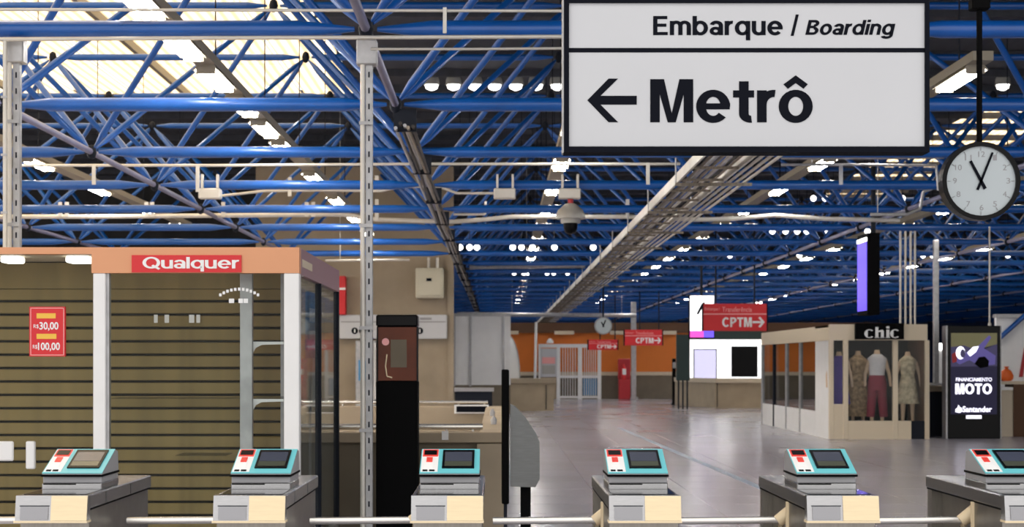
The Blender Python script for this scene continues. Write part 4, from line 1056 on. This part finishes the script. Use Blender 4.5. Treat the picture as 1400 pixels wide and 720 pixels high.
mannequin(1199, D+0.4, 0.34, 1.64, 'trousers', 'headless mannequin in white top and maroon trousers in shop window')
mannequin(1241, D+0.5, 0.34, 1.60, ('mid', 'floral'), 'headless mannequin in a pale floral dress in the shop window')
mannequin(1147, D+0.4, 0.34, 1.60, ('mid', 'purple_cloth'), 'headless mannequin in a purple dress behind the narrow shop pane')

# pipes standing on the shop roof, tall pole beside it
g = 'thin pipes standing on the clothes shop roof'
for px in (1231, 1238, 1245, 1251):
    x = PX(px, D+0.8); t = thing('roof_pipe', (x, D+0.8, ZT-0.02), 'thin beige pipe rising from the clothes shop roof', 'pipe', g)
    MB().cyl((x, D+0.8, ZT-0.02), (x, D+0.8, HB), 0.025, n=8).build('pipe', 'conduit', t)
    MB().lathe((x, D+0.8, ZT-0.02), [(0.05, 0), (0.05, 0.03), (0.026, 0.04)], 10).build('flange', 'conduit', t)
t = thing('grey_pole', (PX(1280, 38), 38, 0), 'grey pole rising between the clothes shop and advertising screen', 'pole')
MB().box(PX(1277, 38), PX(1284, 38), 38, 38.12, 0, 4.4, 0.01).build('shaft', 'galv', t)
MB().box(PX(1274, 38), PX(1287, 38), 37.9, 38.2, 0, 0.05).build('foot', 'galv', t)
t = thing('drop_wire', (PX(1353, 36.2), 36.2, 2.45), 'thin pale conduit dropping to the advertising screen from the roof', 'conduit')
MB().cyl(W(1353, 445, 36.2), (PX(1353, 36.2), 36.2, HB), 0.02, n=6).build('pipe', 'conduit', t)
MB().lathe(W(1353, 445, 36.2), [(0.04, 0), (0.04, 0.05), (0.02, 0.07)], 8).build('gland', 'conduit', t)
# hanging purple lit screen
D = 34.0
hp = thing('hanging_screen', W(1187, 430, D), 'tall black hanging screen box with a purple lit side', 'screen')
MB().box(PX(1186, D), PX(1203, D), D, D+0.95, PZ(430, D), PZ(318, D), 0.01).build('case', 'black_matte', hp)
MB().box(PX(1186, D)-0.012, PX(1186, D), D+0.05, D+0.9, PZ(424, D), PZ(330, D)).build('screen', 'purple_lit', hp)
MB().box(PX(1186, D)-0.02, PX(1186, D), D+0.05, D+0.9, PZ(329, D), PZ(324, D)).build('lamp', 'bulb', hp)
p = W(1194, 318, D+0.4); MB().cyl(p, (p.x, p.y, ROOF), 0.05, n=8).build('hanger_rod', 'node_dark', hp)

# ------------------------------------------------------------------ advertising screen
D = 36.0
ad = thing('advertising_totem', (PX(1332, D), D, 0), 'tall black advertising totem with lit screen reading MOTO', 'advertising totem')
MB().box(PX(1296, D), PX(1368, D), D, D+0.35, 0, PZ(445, D), 0.012).build('case', 'black_gloss', ad)
for b in ((1293.5, 1296), (1368, 1369.5)): MB().box(PX(b[0], D), PX(b[1], D), D+0.02, D+0.33, 0, PZ(445, D)).build('side_strip', 'galv', ad)
MB().pbox(1300, 1363, 455, 566, D-0.01, 0.01).build('screen', 'moto_bg', ad)
def blob(pts, m, name, lift): MB().prism([(PX(x, D), PZ(y, D)) for x, y in pts], D-0.01-lift, D-0.01).build(name, m, ad)
blob([(1300, 455), (1363, 455), (1363, 470), (1335, 478), (1300, 474)], 'moto_field', 'picture_field', 0.002)
blob([(1300, 474), (1318, 472), (1340, 480), (1363, 470), (1363, 500), (1300, 501)], 'moto_shade', 'picture_road', 0.003)
blob([(1332, 497), (1338, 488), (1346, 487), (1352, 493), (1351, 501), (1340, 503)], 'black_matte', 'picture_wheel', 0.0045)
blob([(1322, 482), (1330, 474), (1338, 473), (1334, 481), (1326, 487)], 'moto_text', 'picture_rider', 0.0048)
blob([(1301, 484), (1307, 480), (1308, 494), (1302, 496)], 'red_deep', 'picture_fairing', 0.0048)
blob([(1306, 494), (1312, 484), (1324, 480), (1338, 472), (1352, 458), (1355, 461), (1345, 476), (1361, 486), (1360, 498), (1340, 500), (1325, 492), (1312, 498)], 'moto_bike', 'picture_motorbike', 0.004)
blob([(1313+6.5*math.cos(k*.524), 482+9*math.sin(k*.524)) for k in range(12)], 'moto_text', 'picture_helmet', 0.005)
blob([(1316+3.5*math.cos(k*.524), 483+6*math.sin(k*.524)) for k in range(12)], 'moto_shade', 'picture_visor', 0.006)
text_part('FINANCIAMENTO', (1307, 1356, 516, 521), D-0.012, 'moto_text', ad, th=0.006, bold=0.01)
stroke_text('MOTO', (1306, 1356, 524, 538.5), D-0.012, 'moto_text', ad, 0.22, th=0.006, gap=0.06)
text_part('Santander', (1316, 1356, 555, 563), D-0.012, 'moto_text', ad, th=0.006, bold=0.02)
blob([(1306, 563), (1306, 559), (1309, 557), (1310, 553), (1312, 556), (1315, 558), (1315.5, 562), (1312, 564)], 'moto_text', 'logo_flame', 0.008)
MB().pbox(1321, 1342, 567.5, 572, D-0.012, 0.012).build('lit_label', 'moto_text', ad)

# counters beside the totem
D = 37.0
t = thing('shop_counter', (PX(1281, D), D, 0), 'dark counter with beige top between shop and advertising totem', 'counter')
MB().box(PX(1271, D), PX(1293, D), D, D+0.6, 0, PZ(535, D)).build('body', 'node_dark', t)
MB().box(PX(1269, D), PX(1296, D), D-0.06, D+0.65, PZ(535, D), PZ(527, D), 0.01).build('top', 'concrete', t)
MB().box(PX(1269, D), PX(1292, D), D-0.07, D-0.06, PZ(526, D), PZ(523, D)).build('white_edge', 'white_paint', t)  # plain white strip along the counter edge
D = 40.0
t = thing('lit_column', (PX(1287, D), D, 0), 'white lit column behind the dark shop counter', 'column')
MB().box(PX(1283, D), PX(1293, D), D, D+0.2, 0, PZ(478, D), 0.01).build('shaft', 'white_paint', t)
MB().box(PX(1282, D), PX(1294, D), D-0.03, D+0.23, PZ(478, D), PZ(469, D), 0.01).build('lamp', 'bulb', t)
D = 37.0
t = thing('snack_counter', (PX(1395, D), D, 0), 'brown and beige counter past the advertising totem', 'counter')
MB().box(PX(1369, D), PX(1385, D), D, D+0.6, 0, PZ(533, D)).build('beige_front', 'beige', t)
MB().box(PX(1385, D), PX(1470, D), D-0.05, D+0.6, 0, PZ(525, D)).build('brown_front', 'brown_board', t)
MB().box(PX(1366, D), PX(1384, D), D-0.06, D+0.6, PZ(533, D), PZ(529, D)).build('white_edge', 'white_paint', t)
MB().box(PX(1366, D), PX(1470, D), D-0.02, D+0.62, PZ(525, D), PZ(521, D)).build('top', 'beige', t)
b = thing('orange_bag', W(1376, 520.5, D+0.3), 'bright orange bag lying on the snack counter', 'bag')
MB().lathe(W(1376, 520.5, D+0.3), [(0.10, 0), (0.15, 0.04), (0.16, 0.12), (0.11, 0.22), (0.04, 0.27)], 12, 1, .7).build('sack', 'orange_plastic', b)
MB().lathe(W(1376, 520.5, D+0.3)+Vector((0, 0, 0.27)), [(0.03, 0), (0.06, 0.05)], 10).build('knot', 'orange_plastic', b)
D = 40.5
sw = thing('snack_stall', (PX(1400, D), D, 0), 'white stall wall with blue brace and red stripe behind the totem', 'stall')
MB().box(PX(1362, D), PX(1480, D), D, D+0.15, 0, PZ(432, D)).build('wall', 'white_paint', sw)
MB().cyl(W(1362, 466, D-0.1), W(1408, 425, D-0.1), 0.06, n=8).build('blue_brace', 'tube_blue', sw)
MB().prism([(PX(x, D), PZ(y, D)) for x, y in ((1393, 515), (1400, 475), (1404, 475), (1398, 515))], D-0.03, D).build('red_stripe', 'red_deep', sw)
MB().pbox(1362, 1480, 429, 434, D-0.1, 0.3).build('top_rail', 'galv', sw)
